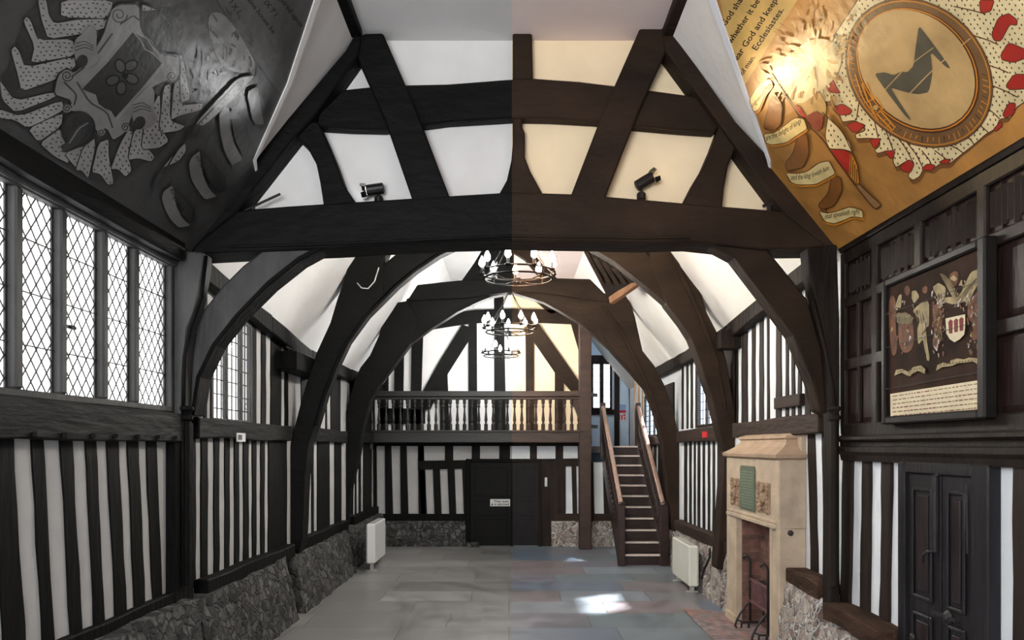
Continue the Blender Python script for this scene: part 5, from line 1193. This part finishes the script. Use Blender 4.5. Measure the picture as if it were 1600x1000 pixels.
tag(MB().box(XR-.12, XR-.1, b.y, a.y, a.z, b.z).build('alarm_point', RED), 'small red alarm call point on the mid rail of the coloured wall', 'alarm')
a = P(850, 756, DB-.03); b = P(857, 741, DB-.03)
tag(MB().box(P(851, 0, DB).x, P(855, 0, DB).x, DB-.05, DB, P(0, 760, DB).z, P(0, 746, DB).z).build('light_switch', WHITE, None, .005), 'white switch plate on the dark post beside the black double door', 'switch')
tag(MB().box(*sorted((onx(1297, 0, 2.9).x-.03, 2.9)), 6.86, 6.93, 1.0, 1.16).build('key_pad', mat('pad_blue', 120, (150, 190, 240), .4, .1), None, .006), 'small pale blue pad fixed low on the post beside the fireplace', 'key pad')
a = onx(1050, 640, XR-.06)
tag(MB().box(XR-.09, XR-.05, 14.4, 14.6, 2.75, 2.87).build('emergency_light', GREEN, None, .005), 'small glowing green lamp above the mid rail near the stairs', 'lamp')
tag(MB().tube([P(558, 442, 10.4), P(565, 450, 10.4), P(575, 451, 10.4), P(585, 440, 10.4), P(592, 418, 10.4)], .008, 6).build('loose_wire', WHITE, smooth=True), 'thin pale wire looping across the second truss', 'wire')

# ================================================================== LIGHT
W = bpy.data.worlds.new('World'); S.world = W; W.use_nodes = True
nt = W.node_tree; bgn = nt.nodes['Background']
tc = nt.nodes.new('ShaderNodeTexCoord'); sp = nt.nodes.new('ShaderNodeSeparateXYZ'); nt.links.new(tc.outputs['Generated'], sp.inputs[0])
gt = nt.nodes.new('ShaderNodeMath'); gt.operation = 'GREATER_THAN'; gt.inputs[1].default_value = 0; nt.links.new(sp.outputs[0], gt.inputs[0])
mx = nt.nodes.new('ShaderNodeMix'); mx.data_type = 'RGBA'; mx.inputs[6].default_value = (1, 1, 1, 1); mx.inputs[7].default_value = (.78, .9, 1, 1); nt.links.new(gt.outputs[0], mx.inputs[0])
nt.links.new(mx.outputs[2], bgn.inputs[0]); bgn.inputs[1].default_value = 4.5
def area(name, loc, rot, sx, sy, e, col=(1, 1, 1), portal=False):
    l = bpy.data.lights.new(name, 'AREA'); l.shape = 'RECTANGLE'; l.size = sx; l.size_y = sy; l.energy = e; l.color = col
    if portal: l.cycles.is_portal = True
    o = bpy.data.objects.new(name, l); COL.objects.link(o); o.location = loc; o.rotation_euler = rot; return o
def spot(name, loc, target, e, ang, col, blend=.6, rad=.04):
    l = bpy.data.lights.new(name, 'SPOT'); l.energy = e; l.spot_size = math.radians(ang); l.spot_blend = blend; l.color = col; l.shadow_soft_size = rad
    o = bpy.data.objects.new(name, l); COL.objects.link(o); o.location = loc
    o.rotation_euler = (Vector(target)-Vector(loc)).to_track_quat('-Z', 'Y').to_euler(); return o
for nm, w, x, s in (('W1', W1, XL-.15, -1), ('W2', W2, XL-.15, -1), ('W3', W3, XR+.15, 1), ('W4', W4, XR+.15, 1)):
    area('window_portal', (x, (w[0]+w[1])/2, (w[2]+w[3])/2), (0, math.radians(-90 if s < 0 else 90), 0), w[3]-w[2], w[1]-w[0], 1, portal=True)
# added fill lamp at the dais end, behind the camera
area('dais_fill', (-1.6, -1.6, 3.4), (math.radians(97), 0, math.radians(-8)), 2.6, 2.4, 460)
slR, slL = Slab(1), Slab(-1)
spot('spot_beam', pR, slR.at(1285, 120), 100, 60, (1, .74, .4), 1.0)
spot('spot_beam', pL, slL.at(350, 85), 22, 46, (1, 1, 1), .9)
area('landing_fill', (2.3, 18.4, 5.0), (math.radians(35), 0, 0), .9, .9, 60, (.72, .86, 1))  # added bluish fill to brighten the stair head wall, no opening modelled
sun = bpy.data.lights.new('sun', 'SUN'); sun.energy = 55; sun.angle = math.radians(4.5); sun.color = (.95, .98, 1)
so = bpy.data.objects.new('sun', sun); COL.objects.link(so)
so.rotation_euler = (Vector((1.3, 10.75, 0))-Vector((XR, (W3[0]+W3[1])/2, 3.02))).to_track_quat('-Z', 'Y').to_euler()

# ================================================================== CAMERA
cam = bpy.data.cameras.new('camera'); cam.sensor_width = 36; cam.lens = 36*F/1600; cam.shift_y = (CY-500)/1600
co = bpy.data.objects.new('camera', cam); COL.objects.link(co); co.location = (0, 0, EYE); co.rotation_euler = (math.radians(90), 0, 0)
cam.clip_start = .05; S.camera = co
vs_ = S.view_settings; S.display_settings.display_device = 'sRGB'
vs_.view_transform = 'Standard'; vs_.look = 'None'; vs_.gamma = 1; vs_.use_curve_mapping = False; vs_.exposure = 0.0
S.cycles.max_bounces = 10; S.cycles.diffuse_bounces = 5; S.cycles.use_denoising = True; S.cycles.sample_clamp_indirect = 6
